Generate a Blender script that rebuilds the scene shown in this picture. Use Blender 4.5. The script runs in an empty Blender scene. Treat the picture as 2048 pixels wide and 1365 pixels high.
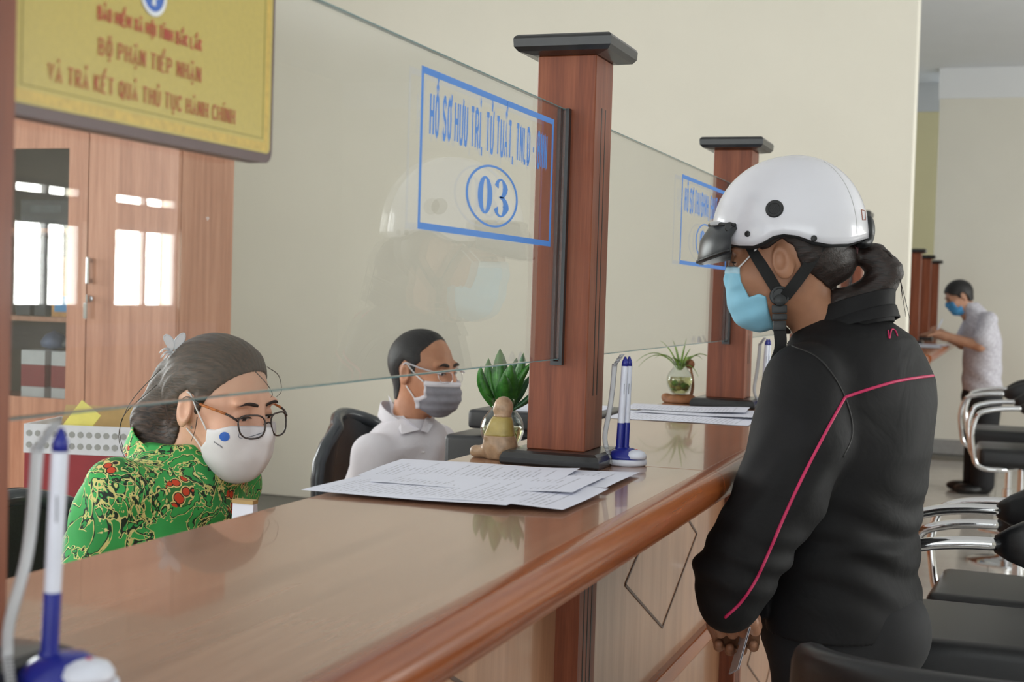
import bpy, bmesh, math, random
import numpy as np
from mathutils import Matrix, Vector
random.seed(7); rng = np.random.default_rng(7)
SC = bpy.context.scene
COL = SC.collection

# ------------------------------------------------------------------ camera
FPX, CX, CY = 2800.0, 1024.0, 682.5
ROLL, VP = math.radians(1.7), (2025.0, 618.0)
def camray(px, py): return np.array([(px-CX)/FPX, -(py-CY)/FPX, -1.0])
_y = camray(*VP); _y /= np.linalg.norm(_y)
_u = np.array([math.sin(ROLL), math.cos(ROLL), 0.0]); _u[2] = -(_u[0]*_y[0]+_u[1]*_y[1])/_y[2]
_u /= np.linalg.norm(_u)
RC = np.array([np.cross(_y, _u), _y, _u])          # camera -> world
CAM = np.array([0.0, 0.0, 1.38])
RT, UPV, TOW = RC[:, 0], RC[:, 1], RC[:, 2]        # image right, image up, towards the viewer
def at(px, py, d): return CAM + RC @ (camray(px, py)*d)     # a spot at a given distance
def onz(px, py, z): d = RC @ camray(px, py); return CAM + d*((z-CAM[2])/d[2])
def onx(px, py, x): d = RC @ camray(px, py); return CAM + d*((x-CAM[0])/d[0])
cd = bpy.data.cameras.new('camera'); cam = bpy.data.objects.new('camera', cd); COL.objects.link(cam)
M4 = Matrix.Identity(4)
for i in range(3):
    for j in range(3): M4[i][j] = RC[i, j]
    M4[i][3] = CAM[i]
cam.matrix_world = M4
cd.sensor_fit = 'HORIZONTAL'; cd.sensor_width = 36.0; cd.lens = FPX/2048*36
cd.clip_start = 0.05; cd.clip_end = 100
cd.dof.use_dof = True; cd.dof.focus_distance = 2.42; cd.dof.aperture_fstop = 7.5
SC.camera = cam

# ------------------------------------------------------------------ world, daylight, exposure
wd = bpy.data.worlds.new('world'); SC.world = wd; wd.use_nodes = True
bg = wd.node_tree.nodes['Background']; bg.inputs[0].default_value = (0.80, 0.90, 1.0, 1); bg.inputs[1].default_value = 1.0
SC.view_settings.view_transform = 'Standard'; SC.view_settings.look = 'None'
SC.view_settings.exposure = -0.09; SC.view_settings.gamma = 1.0; SC.view_settings.use_curve_mapping = False
XR, XL, YF, YB, ZC = 5.5, -5.7, 14.6, -3.2, 3.6       # room: right, left, far, behind the camera, ceiling
def daylight(name, loc, rot, sx, sy, power, colr=(1.0, 0.975, 0.94)):
    l = bpy.data.lights.new(name, 'AREA'); l.shape = 'RECTANGLE'; l.size = sx; l.size_y = sy
    l.energy = power; l.color = colr
    o = bpy.data.objects.new(name, l); COL.objects.link(o); o.location = loc; o.rotation_euler = rot
    return o
# windows of the right wall: (y0, y1, z0, z1); the two narrow pairs show in the glass screens as reflections
WIN = [(3.6, 5.5, 0.9, 2.75), (6.1, 7.9, 0.9, 2.75),
       (8.45, 9.28, 1.155, 1.85), (9.68, 10.62, 1.155, 1.85), (8.45, 9.28, 2.0, 2.14), (9.68, 10.62, 2.0, 2.14)]
PW = 58.0
for k, (y0, y1, z0, z1) in enumerate(WIN):
    A = (y1-y0)*(z1-z0)
    daylight('window_daylight', (XR+0.22, (y0+y1)/2, (z0+z1)/2), (0, math.radians(90), 0), z1-z0, y1-y0, PW*0.75*A*(4.0 if y0 > 8 else 1.0))
WINL = [(-2.6, 0.6, 0.9, 2.8), (3.1, 5.6, 0.9, 2.8)]      # windows of the staff-side wall, left of the frame
for (y0, y1, z0, z1) in WINL:
    daylight('window_daylight', (XL-0.22, (y0+y1)/2, (z0+z1)/2), (0, math.radians(-90), 0), z1-z0, y1-y0, PW*0.62*(y1-y0)*(z1-z0), (1.0, 0.985, 0.96))
DOOR = (-3.2, 4.2, 0.05, 2.9)                           # open entrance behind the viewer: x0, x1, z0, z1
daylight('entrance_daylight', ((DOOR[0]+DOOR[1])/2, YB-0.25, (DOOR[2]+DOOR[3])/2), (math.radians(90), 0, 0), DOOR[1]-DOOR[0], DOOR[3]-DOOR[2], PW*0.13*(DOOR[1]-DOOR[0])*(DOOR[3]-DOOR[2]))

# ------------------------------------------------------------------ helpers: materials
def lin(c):
    if isinstance(c, str): c = tuple(int(c[i:i+2], 16) for i in (0, 2, 4))
    return tuple(((v/255)/12.92 if v/255 <= 0.04045 else ((v/255+0.055)/1.055)**2.4) for v in c) + (1.0,)
class NT:
    def __init__(s, name):
        s.m = bpy.data.materials.new(name); s.m.use_nodes = True; s.t = s.m.node_tree
        s.b = s.t.nodes['Principled BSDF']; s.out = s.t.nodes['Material Output']; s._tc = None
    def n(s, ty, **kw):
        x = s.t.nodes.new(ty)
        for k, v in kw.items():
            if k.startswith('i_'):
                key = k[2:]; key = int(key) if key.isdigit() else key.replace('_', ' ')
                if hasattr(v, 'is_output') or isinstance(v, bpy.types.NodeSocket): s.t.links.new(v, x.inputs[key])
                else: x.inputs[key].default_value = v
            else: setattr(x, k, v)
        return x
    def l(s, a, b): s.t.links.new(a, b)
    def co(s, kind='Object', scale=(1, 1, 1), rot=(0, 0, 0)):
        if s._tc is None: s._tc = s.n('ShaderNodeTexCoord')
        mp = s.n('ShaderNodeMapping'); s.l(s._tc.outputs[kind], mp.inputs[0])
        mp.inputs['Scale'].default_value = scale; mp.inputs['Rotation'].default_value = rot
        return mp.outputs[0]
    def ramp(s, fac, stops, interp='LINEAR'):
        r = s.n('ShaderNodeValToRGB'); s.l(fac, r.inputs[0]); r.color_ramp.interpolation = interp
        e = r.color_ramp.elements
        while len(e) < len(stops): e.new(0.5)
        for q, (p, c) in zip(e, stops): q.position = p; q.color = c if len(c) == 4 else lin(c)
        return r.outputs[0]
    def math(s, op, a, b=0.0, c=None):
        x = s.n('ShaderNodeMath', operation=op)
        for i, v in enumerate((a, b, c)):
            if v is None: continue
            if isinstance(v, bpy.types.NodeSocket): s.l(v, x.inputs[i])
            else: x.inputs[i].default_value = v
        return x.outputs[0]
    def mix(s, fac, a, b, mode='MIX'):
        x = s.n('ShaderNodeMix', data_type='RGBA', blend_type=mode)
        for k, v in ((0, fac), (6, a), (7, b)):
            if isinstance(v, bpy.types.NodeSocket): s.l(v, x.inputs[k])
            else: x.inputs[k].default_value = v if k == 0 else (v if len(v) == 4 else lin(v))
        return x.outputs[2]
    def bump(s, h, strength=0.3, dist=0.002):
        x = s.n('ShaderNodeBump'); x.inputs['Strength'].default_value = strength; x.inputs['Distance'].default_value = dist
        s.l(h, x.inputs['Height']); s.l(x.outputs[0], s.b.inputs['Normal'])
    def set(s, **kw):
        for k, v in kw.items():
            k = k.replace('_', ' ')
            if isinstance(v, bpy.types.NodeSocket): s.l(v, s.b.inputs[k])
            else: s.b.inputs[k].default_value = v
        return s
MATS = {}
def plain(name, c, rough=0.5, metal=0.0, var=0.06, nscale=30, bump=0.0, bdist=0.001, **kw):
    if name in MATS: return MATS[name]
    m = NT(name); base = lin(c)
    nz = m.n('ShaderNodeTexNoise', i_Vector=m.co(), i_Scale=float(nscale), i_Detail=4.0)
    lo = tuple(v*(1-var) for v in base[:3])+(1,); hi = tuple(min(1, v*(1+var)) for v in base[:3])+(1,)
    m.set(Base_Color=m.ramp(nz.outputs[0], [(0.3, lo), (0.7, hi)]), Roughness=rough, Metallic=metal)
    if bump: m.bump(nz.outputs[0], bump, bdist)
    for k, v in kw.items(): m.set(**{k: v})
    MATS[name] = m.m; return m.m
def wood(name, c1, c2, c3, grain='Z', rough=0.35, coat=0.0, scale=1.0, coat_rough=0.05):
    if name in MATS: return MATS[name]
    m = NT(name)
    st = {'X': (1.2, 26, 26), 'Y': (26, 1.2, 26), 'Z': (26, 26, 1.2)}[grain]
    v = m.co(scale=tuple(q*scale for q in st))
    n1 = m.n('ShaderNodeTexNoise', i_Vector=v, i_Scale=1.0, i_Detail=5.0, i_Distortion=0.6)
    v2 = m.co(scale=tuple(q*scale*9 for q in st))
    n2 = m.n('ShaderNodeTexNoise', i_Vector=v2, i_Scale=1.0, i_Detail=3.0)
    f = m.math('ADD', m.math('MULTIPLY', n1.outputs[0], 0.7), m.math('MULTIPLY', n2.outputs[0], 0.3))
    m.set(Base_Color=m.ramp(f, [(0.33, c1), (0.5, c2), (0.66, c3)]), Roughness=rough)
    m.set(Coat_Weight=coat, Coat_Roughness=coat_rough)
    m.bump(n2.outputs[0], 0.05, 0.0008)
    MATS[name] = m.m; return m.m
def glass(name, tint=(0.988, 0.994, 0.990, 1), ior=1.5, rough=0.0):
    if name in MATS: return MATS[name]
    m = NT(name); m.t.nodes.remove(m.b)
    ge = m.n('ShaderNodeNewGeometry'); io = m.n('ShaderNodeMix', data_type='FLOAT'); m.l(ge.outputs['Backfacing'], io.inputs[0])
    io.inputs[2].default_value = ior; io.inputs[3].default_value = 1/ior       # same index on both faces of the thin pane
    fr = m.n('ShaderNodeFresnel'); m.l(io.outputs[0], fr.inputs[0]); tr = m.n('ShaderNodeBsdfTransparent', i_Color=tint)
    gl = m.n('ShaderNodeBsdfGlossy', i_Roughness=rough)
    mx = m.n('ShaderNodeMixShader'); m.l(fr.outputs[0], mx.inputs[0]); m.l(tr.outputs[0], mx.inputs[1]); m.l(gl.outputs[0], mx.inputs[2])
    m.l(mx.outputs[0], m.out.inputs[0]); MATS[name] = m.m; return m.m

# ------------------------------------------------------------------ helpers: geometry  (each returns verts, faces)
def A(v): return np.asarray(v, dtype=float)
def cat(*ms):
    V, F, o = [], [], 0
    for v, f in ms:
        v = A(v); V.append(v); F += [tuple(i+o for i in q) for q in f]; o += len(v)
    return np.concatenate(V), F
def box(x0, x1, y0, y1, z0, z1, bev=0.0, seg=2):
    bm = bmesh.new(); bmesh.ops.create_cube(bm, size=1)
    for v in bm.verts: v.co = Vector(((x0+x1)/2+v.co.x*(x1-x0), (y0+y1)/2+v.co.y*(y1-y0), (z0+z1)/2+v.co.z*(z1-z0)))
    if bev: bmesh.ops.bevel(bm, geom=bm.edges[:], offset=bev, segments=seg, affect='EDGES', profile=0.6)
    bm.verts.ensure_lookup_table()
    r = np.array([v.co[:] for v in bm.verts]), [tuple(v.index for v in f.verts) for f in bm.faces]
    bm.free(); return r
def smoothpts(P, n):
    P = A(P); t = np.linspace(0, len(P)-1, n); out = []
    Q = np.vstack([2*P[0]-P[1], P, 2*P[-1]-P[-2]])
    for x in t:
        i = min(int(x), len(P)-2); u = x-i; a, b, c, d = Q[i:i+4]
        out.append(0.5*((2*b)+(c-a)*u+(2*a-5*b+4*c-d)*u*u+(3*b-a-3*c+d)*u**3))
    return np.array(out)
def tube(P, r, seg=10, closed=False, flat=1.0, ref=None):
    P = A(P); n = len(P); r = np.broadcast_to(A(r), (n,)) if np.ndim(r) == 0 or len(np.atleast_1d(r)) != n else A(r)
    if np.ndim(r) == 0: r = np.full(n, r)
    V, F = [], []
    T = np.roll(P, -1, 0)-np.roll(P, 1, 0) if closed else np.gradient(P, axis=0)
    up = A(ref) if ref is not None else (A([0, 0, 1]) if abs(T[0][2]) < 0.9*np.linalg.norm(T[0]) else A([1, 0, 0]))
    for i in range(n):
        t = T[i]/np.linalg.norm(T[i]); s = np.cross(t, up); s /= np.linalg.norm(s)+1e-9; u = np.cross(s, t)
        if ref is None: up = u
        for k in range(seg):
            a = 2*math.pi*k/seg; V.append(P[i]+r[i]*(math.cos(a)*s+flat*math.sin(a)*u))
    m = n if closed else n-1
    for i in range(m):
        for k in range(seg):
            a, b = i*seg+k, i*seg+(k+1) % seg; j = (i+1) % n
            F.append((a, b, j*seg+(k+1) % seg, j*seg+k))
    if not closed: F += [tuple(range(seg))[::-1], tuple((n-1)*seg+k for k in range(seg))]
    return np.array(V), F
def lathe(prof, seg=32, c=(0, 0, 0), sx=1.0, sy=1.0):
    V, F = [], []; n = len(prof)
    for r, z in prof:
        for k in range(seg):
            a = 2*math.pi*k/seg; V.append((c[0]+r*sx*math.cos(a), c[1]+r*sy*math.sin(a), c[2]+z))
    for i in range(n-1):
        for k in range(seg):
            F.append((i*seg+k, i*seg+(k+1) % seg, (i+1)*seg+(k+1) % seg, (i+1)*seg+k))
    if prof[0][0] > 1e-5: F.append(tuple(range(seg))[::-1])
    if prof[-1][0] > 1e-5: F.append(tuple((n-1)*seg+k for k in range(seg)))
    return np.array(V), F
def prism(pts, fn0, fn1):
    """outline pts -> two copies mapped by fn0, fn1, joined to a solid"""
    n = len(pts); V = [fn0(p) for p in pts]+[fn1(p) for p in pts]
    F = [tuple(range(n))[::-1], tuple(range(n, 2*n))]+[(i, (i+1) % n, n+(i+1) % n, n+i) for i in range(n)]
    return A(V), F
def strip(P, W, th=0.0015, N=None):
    """ribbon along P with half-width vectors W and thickness along N"""
    P, W = A(P), A(W); n = len(P)
    if W.ndim == 1: W = np.tile(W, (n, 1))
    T = np.gradient(P, axis=0); Nn = np.cross(T, W); Nn /= np.linalg.norm(Nn, axis=1)[:, None]+1e-9; Nn *= th/2
    V = np.concatenate([P-W-Nn, P+W-Nn, P+W+Nn, P-W+Nn]); F = []
    for i in range(n-1):
        for k in range(4):
            a, b = k*n+i, ((k+1) % 4)*n+i; F.append((a, b, b+1, a+1))
    F += [(0, 3*n, 2*n, n), (n-1, 2*n-1, 3*n-1, 4*n-1)]
    return V, F
def xf(m, M=None, loc=(0, 0, 0)):
    v, f = m; v = A(v)
    if M is not None: v = v @ A(M).T
    return v+A(loc), f
def fixn(me):
    bm = bmesh.new(); bm.from_mesh(me); bmesh.ops.recalc_face_normals(bm, faces=bm.faces); bm.to_mesh(me); bm.free()

# ------------------------------------------------------------------ helpers: scene objects
def tag(o, label=None, cat_=None, group=None, kind=None):
    if label: o['label'] = label
    if cat_: o['category'] = cat_
    if group: o['group'] = group
    if kind: o['kind'] = kind
    return o
def thing(name, label, cat_, loc=(0, 0, 0), group=None, rotz=0.0):
    o = bpy.data.objects.new(name, None); COL.objects.link(o); o.empty_display_size = 0.05
    o.location = tuple(float(q) for q in loc); o.rotation_euler = (0, 0, rotz); return tag(o, label, cat_, group)
def obj(name, m, mat, parent=None, smooth=False, local=False, norm=True, auto=None):
    """a mesh object; world coordinates unless local; parented without rotation"""
    v, f = m; v = A(v).copy()
    me = bpy.data.meshes.new(name)
    p = parent
    if p is not None and not local:
        off = A(p.location)
        if p.parent is not None: off = off+A(p.parent.location)
        v -= off
    o = bpy.data.objects.new(name, me)
    if p is None and not local:                       # origin at the base centre
        c = A([(v[:, 0].min()+v[:, 0].max())/2, (v[:, 1].min()+v[:, 1].max())/2, v[:, 2].min()]); v -= c; o.location = c
    me.from_pydata(v.tolist(), [], f); me.update()
    if norm: fixn(me)
    if smooth or auto:
        for q in me.polygons: q.use_smooth = True
    if auto: 
        try: me.set_sharp_from_angle(angle=math.radians(auto))
        except Exception: pass
    if mat is not None: me.materials.append(MATS[mat] if isinstance(mat, str) else mat)
    COL.objects.link(o)
    if p is not None: o.parent = p
    return o
def struct(name, m, mat, parent=None, **kw):
    o = obj(name, m, mat, parent, **kw)
    if parent is None: o['kind'] = 'structure'
    return o
def dup(o, loc=None, rotz=None, label=None, parent=None):
    c = o.copy(); COL.objects.link(c)
    if loc is not None: c.location = tuple(float(q) for q in loc)
    if rotz is not None: c.rotation_euler = (0, 0, rotz)
    if label: c['label'] = label
    c.parent = parent
    for ch in list(o.children): dup(ch, parent=c)
    return c
GLY = {'A': [[(0, 0), (.5, 1), (1, 0)], [(.2, .34), (.8, .34)]], 'B': [[(0, 0), (0, 1)], [(0, 1), (.55, 1), (.86, .9), (.86, .63), (.55, .53), (0, .53)], [(.55, .53), (.97, .42), (.97, .12), (.6, 0), (0, 0)]],
 'C': [[(.95, .78), (.78, .96), (.48, 1), (.14, .87), (0, .5), (.14, .13), (.48, 0), (.78, .04), (.95, .22)]], 'D': [[(0, 0), (0, 1)], [(0, 1), (.5, 1), (.88, .86), (1, .5), (.88, .14), (.5, 0), (0, 0)]],
 'E': [[(0, 0), (0, 1)], [(0, 1), (.9, 1)], [(0, .53), (.75, .53)], [(0, 0), (.9, 0)]], 'G': [[(.95, .78), (.78, .96), (.48, 1), (.14, .87), (0, .5), (.14, .13), (.48, 0), (.78, .04), (.95, .22), (.95, .48), (.55, .48)]],
 'H': [[(0, 0), (0, 1)], [(1, 0), (1, 1)], [(0, .52), (1, .52)]], 'I': [[(0, 0), (0, 1)]], 'K': [[(0, 0), (0, 1)], [(.95, 1), (.05, .42)], [(.32, .58), (1, 0)]], 'L': [[(0, 1), (0, 0)], [(0, 0), (.85, 0)]],
 'M': [[(0, 0), (0, 1)], [(0, 1), (.5, .2), (1, 1)], [(1, 1), (1, 0)]], 'N': [[(0, 0), (0, 1)], [(0, 1), (1, 0)], [(1, 0), (1, 1)]], 'O': [[(.5, 1), (.14, .87), (0, .5), (.14, .13), (.5, 0), (.86, .13), (1, .5), (.86, .87), (.5, 1)]],
 'P': [[(0, 0), (0, 1)], [(0, 1), (.6, 1), (.95, .9), (.95, .6), (.6, .47), (0, .47)]], 'S': [[(.93, .8), (.72, .97), (.38, 1), (.06, .86), (.08, .64), (.5, .51), (.92, .38), (.95, .15), (.62, 0), (.28, .02), (.02, .2)]],
 'T': [[(0, 1), (1, 1)], [(.5, 1), (.5, 0)]], 'U': [[(0, 1), (0, .28), (.15, .06), (.5, 0), (.85, .06), (1, .28), (1, 1)]], 'V': [[(0, 1), (.5, 0), (1, 1)]], 'X': [[(0, 1), (1, 0)], [(0, 0), (1, 1)]], 'Y': [[(0, 1), (.5, .5), (1, 1)], [(.5, .5), (.5, 0)]],
 '-': [[(.1, .45), (.6, .45)]], ',': [[(.1, .06), (.1, 0), (0, -.18)]]}
GLY['Q'] = GLY['O']+[[(.55, .28), (1.05, -.14)]]; GLY['R'] = GLY['P']+[[(.5, .47), (1, 0)]]; GLY['Đ'] = GLY['D']+[[(-.2, .5), (.4, .5)]]
MRK = {'\u0302': [[(.18, 1.12), (.5, 1.30), (.82, 1.12)]], '\u0301': [[(.5, 1.16), (.72, 1.36)]], '\u0300': [[(.5, 1.16), (.28, 1.36)]], '\u0309': [[(.38, 1.36), (.55, 1.42), (.64, 1.32), (.5, 1.24), (.5, 1.14)]], '\u0303': [[(.2, 1.16), (.38, 1.26), (.6, 1.16), (.8, 1.26)]],
 '\u0306': [[(.2, 1.30), (.35, 1.15), (.65, 1.15), (.8, 1.30)]], '\u0323': [[(.5, -.32), (.5, -.12)]], '\u031b': [[(.94, .90), (1.14, .98), (1.2, 1.16)]]}
def textmesh(s, h, w=0.6, tv=0.2, th=0.2, gap=0.42, serif=0.0, ext=0.0003):
    """flat sign-writer capitals built from strokes: h height, w letter width, tv / th thickness of upright / level strokes (all relative to h)"""
    import unicodedata
    V, F = [], []; x = 0.0
    def quad(a, b, ha, hb):
        n = len(V); e = ext/h+(n//4 % 24)*1.2e-5/h                       # laid stroke over stroke, each a hair higher
        V.extend([(a[0]-ha[0], a[1]-ha[1], e), (a[0]+ha[0], a[1]+ha[1], e), (b[0]+hb[0], b[1]+hb[1], e), (b[0]-hb[0], b[1]-hb[1], e)])
        ar = (V[n+1][0]-V[n][0])*(V[n+2][1]-V[n][1])-(V[n+2][0]-V[n][0])*(V[n+1][1]-V[n][1]); F.append((n, n+1, n+2, n+3) if ar > 0 else (n+3, n+2, n+1, n))
    def stroke(pts, x0, ww):
        P = [(x0+px*ww, py) for px, py in pts]; n = len(P); H = []
        for i in range(n):
            a, b = P[max(0, i-1)], P[min(n-1, i+1)]; dx, dy = b[0]-a[0], b[1]-a[1]; L = math.hypot(dx, dy) or 1; c = abs(dy)/L; t = (th+(tv-th)*c)/2
            H.append((-dy/L*t, dx/L*t))
        for i in range(n-1): quad(P[i], P[i+1], H[i], H[i+1])
    for ch in s:
        if ch == ' ': x += gap*0.9+0.12; continue
        dec = [ch] if ch == 'Đ' else unicodedata.normalize('NFD', ch); b = dec[0]
        ww = w*{'I': 0.001, 'M': 1.25, '-': 0.9, ',': 0.3, 'E': 0.9, 'L': 0.9}.get(b, 1.0); st = list(GLY[b])
        for g in st: stroke(g, x, ww)
        if serif:
            ends = {(p[0], p[1]) for g in GLY[b] for p in (g[0], g[-1]) if p[1] in (0, 1) and b in 'ABDEHIKLMNPRTUVXYĐ'}
            for ex_, ey_ in ends: c = (x+ex_*ww, ey_+(0.02 if ey_ == 0 else -0.02)); quad((c[0]-serif, c[1]), (c[0]+serif, c[1]), (0, 0.03), (0, 0.03))
        top = 0.0
        for mk in dec[1:]:
            sh = 0.24 if (mk in '\u0301\u0300\u0309\u0303' and ('\u0302' in dec or '\u0306' in dec)) else 0.0
            w_m, xo = (ww, 0) if ww > 0.2 else (w*0.8, -w*0.4)
            for g in MRK[mk]: stroke([(px+(0.25 if sh else 0), py+sh*0.75) for px, py in g], x+xo, w_m)
        x += ww+gap
    v = A(V)*h; return v, F
def fit(m, w=None, h=None):
    """stretch a flat lettering to a width; keep the baseline"""
    v, f = m; v = v.copy()
    if w: v[:, 0] *= w/(v[:, 0].max()-v[:, 0].min())
    v[:, 0] -= (v[:, 0].max()+v[:, 0].min())/2
    return v, f
def onglass(m, X, Y, Z):
    """flat lettering (x, y, depth) -> wall plane facing +X, reading towards +Y"""
    v, f = m; return np.stack([X+v[:, 2], Y+v[:, 0], Z+v[:, 1]], 1), f

# ------------------------------------------------------------------ helpers: signed distances -> smooth surface
def ell(P, c, r, Rm=None):
    p = P-A(c)
    if Rm is not None: p = p @ A(Rm)
    r = A(r); k0 = np.linalg.norm(p/r, axis=1); k1 = np.linalg.norm(p/(r*r), axis=1)+1e-9
    return k0*(k0-1)/k1
def cone(P, a, b, ra, rb):
    a, b = A(a), A(b); ba = b-a; h = np.clip((P-a) @ ba/(ba @ ba), 0, 1)
    return np.linalg.norm(P-a-h[:, None]*ba, axis=1)-(ra+(rb-ra)*h)
def su(a, b, k=0.01):
    h = np.clip(0.5+0.5*(b-a)/k, 0, 1); return b+(a-b)*h-k*h*(1-h)
def ss(a, b, k=0.01): return -su(-a, b, k)          # a without b
def chain(P, pts, rad, k=0.012):
    d = cone(P, pts[0], pts[1], rad[0], rad[1])
    for i in range(1, len(pts)-1): d = su(d, cone(P, pts[i], pts[i+1], rad[i], rad[i+1]), k)
    return d
def loft(P, zs, C, a, b, Fv, Lv):
    """stack of ellipses: half-size a along Fv, b along Lv, centres C (xy) at heights zs (ascending)"""
    zs, C = A(zs), A(C); z = P[:, 2]
    cx, cy = np.interp(z, zs, C[:, 0]), np.interp(z, zs, C[:, 1]); aa, bb = np.interp(z, zs, a), np.interp(z, zs, b)
    dx, dy = P[:, 0]-cx, P[:, 1]-cy
    u, v = dx*Fv[0]+dy*Fv[1], dx*Lv[0]+dy*Lv[1]
    k0 = np.sqrt((u/aa)**2+(v/bb)**2); k1 = np.sqrt((u/aa**2)**2+(v/bb**2)**2)+1e-6
    d = k0*(k0-1)/k1
    return np.maximum(np.maximum(d, zs[0]-z), z-zs[-1])
def poly2(u, v, pts):
    pts = A(pts); n = len(pts); d = np.full(len(u), 1e9); s = np.ones(len(u))
    for i in range(n):
        a, b = pts[i], pts[i-1]; e = b-a; w0, w1 = u-a[0], v-a[1]
        h = np.clip((w0*e[0]+w1*e[1])/(e @ e), 0, 1); d = np.minimum(d, (w0-e[0]*h)**2+(w1-e[1]*h)**2)
        c1, c2, c3 = v >= a[1], v < b[1], e[0]*w1 > e[1]*w0
        s = np.where((c1 & c2 & c3) | (~c1 & ~c2 & ~c3), -s, s)
    return s*np.sqrt(d)
def snet(sdf, lo, hi, h, proj=2):
    lo, hi = A(lo), A(hi); n = np.ceil((hi-lo)/h).astype(int)+1
    ax = [lo[i]+h*np.arange(n[i]) for i in range(3)]
    Bk = 6; nb = -(-n//Bk)                                   # coarse blocks first; only those near the surface are sampled finely
    cg = np.stack(np.meshgrid(*[lo[i]+h*(Bk*np.arange(nb[i])+(Bk-1)/2) for i in range(3)], indexing='ij'), -1).reshape(-1, 3)
    cv0 = np.concatenate([sdf(cg[i:i+200000]) for i in range(0, len(cg), 200000)]).reshape(nb)
    vals = cv0.repeat(Bk, 0).repeat(Bk, 1).repeat(Bk, 2)[:n[0], :n[1], :n[2]].copy()
    ii = np.argwhere(np.abs(vals) < 5.2*h*1.9)
    for i in range(0, len(ii), 200000):
        q = ii[i:i+200000]; vals[q[:, 0], q[:, 1], q[:, 2]] = sdf(lo+h*q)
    ins = vals < 0
    c = np.stack([ins[i:n[0]-1+i, j:n[1]-1+j, k:n[2]-1+k] for i in (0, 1) for j in (0, 1) for k in (0, 1)])
    act = c.any(0) & ~c.all(0); idx = np.argwhere(act)
    ids = -np.ones(act.shape, int); ids[act] = np.arange(len(idx))
    offs = np.array([(i, j, k) for i in (0, 1) for j in (0, 1) for k in (0, 1)])
    cv = np.stack([vals[idx[:, 0]+o[0], idx[:, 1]+o[1], idx[:, 2]+o[2]] for o in offs], 1)
    acc = np.zeros((len(idx), 3)); cnt = np.zeros(len(idx))
    for a in range(8):
        for b in range(a+1, 8):
            if np.abs(offs[a]-offs[b]).sum() != 1: continue
            x = (cv[:, a] < 0) != (cv[:, b] < 0); t = np.where(x, cv[:, a]/(cv[:, a]-cv[:, b]+1e-12), 0)
            p = offs[a]+t[:, None]*(offs[b]-offs[a]); acc += np.where(x[:, None], p, 0); cnt += x
    V = lo+h*(idx+acc/cnt[:, None]); F = []
    for axn in range(3):
        sl0 = [slice(None)]*3; sl1 = [slice(None)]*3; sl0[axn] = slice(0, -1); sl1[axn] = slice(1, None)
        cr = ins[tuple(sl0)] != ins[tuple(sl1)]; e = np.argwhere(cr)
        o1, o2 = (axn+1) % 3, (axn+2) % 3
        e = e[(e[:, o1] > 0) & (e[:, o2] > 0) & (e[:, o1] < n[o1]-1) & (e[:, o2] < n[o2]-1)]
        q = []
        for s1, s2 in ((1, 1), (0, 1), (0, 0), (1, 0)):
            g = e.copy(); g[:, o1] -= s1; g[:, o2] -= s2; q.append(ids[g[:, 0], g[:, 1], g[:, 2]])
        q = np.stack(q, 1); fl = ~ins[e[:, 0], e[:, 1], e[:, 2]]; q[fl] = q[fl][:, ::-1]; F.append(q)
    F = np.concatenate(F); F = F[(F >= 0).all(1)]
    for _ in range(proj):
        d = sdf(V); g = np.stack([sdf(V+np.eye(3)[i]*h*0.3)-sdf(V-np.eye(3)[i]*h*0.3) for i in range(3)], 1)/(0.6*h)
        st = (d/np.maximum((g*g).sum(1), 0.25))[:, None]*g; V = V-np.clip(st, -h*0.6, h*0.6)*0.9
    return V, [tuple(q) for q in F.tolist()]
def march(sdf, px, py, d0, d1, off=0.0):
    """where the sight line of a spot first meets a surface"""
    px, py = np.atleast_1d(A(px)), np.atleast_1d(A(py)); D = np.stack([RC @ camray(a, b) for a, b in zip(px, py)])
    t = np.full(len(px), float(d0)); ln = np.linalg.norm(D, axis=1)
    for _ in range(90):
        s = sdf(CAM+D*t[:, None]); t = np.minimum(t+0.7*np.maximum(s-off, -0.02)/ln, d1)
    return CAM+D*t[:, None]
# ================================================================== materials of the place
wallm = plain('cream_plaster', (224, 219, 206), 0.8, var=0.015, nscale=3, bump=0.03)
plain('yellow_plaster', (244, 232, 186), 0.8, var=0.02, nscale=3, bump=0.03)
plain('white_plaster', (226, 226, 226), 0.8, var=0.01, nscale=3, bump=0.03)
plain('ceiling_paint', (228, 229, 231), 0.85, var=0.01, nscale=3)
plain('floor_tile', (194, 192, 186), 0.12, var=0.06, nscale=6)
plain('grout', (120, 118, 112), 0.8)
plain('skirting_tile', (150, 148, 145), 0.3)
plain('window_frame', (205, 205, 205), 0.4)
wood('post_wood', (100, 48, 26), (122, 62, 36), (138, 77, 49), 'Z', 0.45, 0.08, 1.6, 0.12)
MATS['post_wood'].node_tree.nodes['Principled BSDF'].inputs['Specular IOR Level'].default_value = 0.35
wood('top_wood', (142, 100, 76), (158, 115, 90), (170, 128, 102), 'Y', 0.20, 0.5, 0.8, 0.04)
wood('edge_wood', (124, 60, 24), (146, 76, 32), (162, 90, 42), 'Y', 0.26, 0.3, 0.8, 0.08)
wood('panel_wood', (150, 104, 74), (166, 120, 88), (178, 132, 100), 'Z', 0.28, 0.5, 0.8, 0.08)
wood('cabinet_wood', (160, 104, 78), (182, 126, 98), (196, 142, 114), 'Z', 0.4, 0.15, 1.2, 0.2)
plain('black_wood', (26, 26, 27), 0.32, var=0.25, nscale=60, Coat_Weight=0.3)
plain('black_line', (16, 14, 14), 0.5)
plain('inlay', (84, 60, 48), 0.5)
glass('screen_glass'); glass('window_glass', (0.95, 0.97, 0.97, 1))
plain('glass_edge', (92, 128, 132), 0.15, Specular_IOR_Level=0.7)
plain('channel', (28, 30, 34), 0.3)
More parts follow.
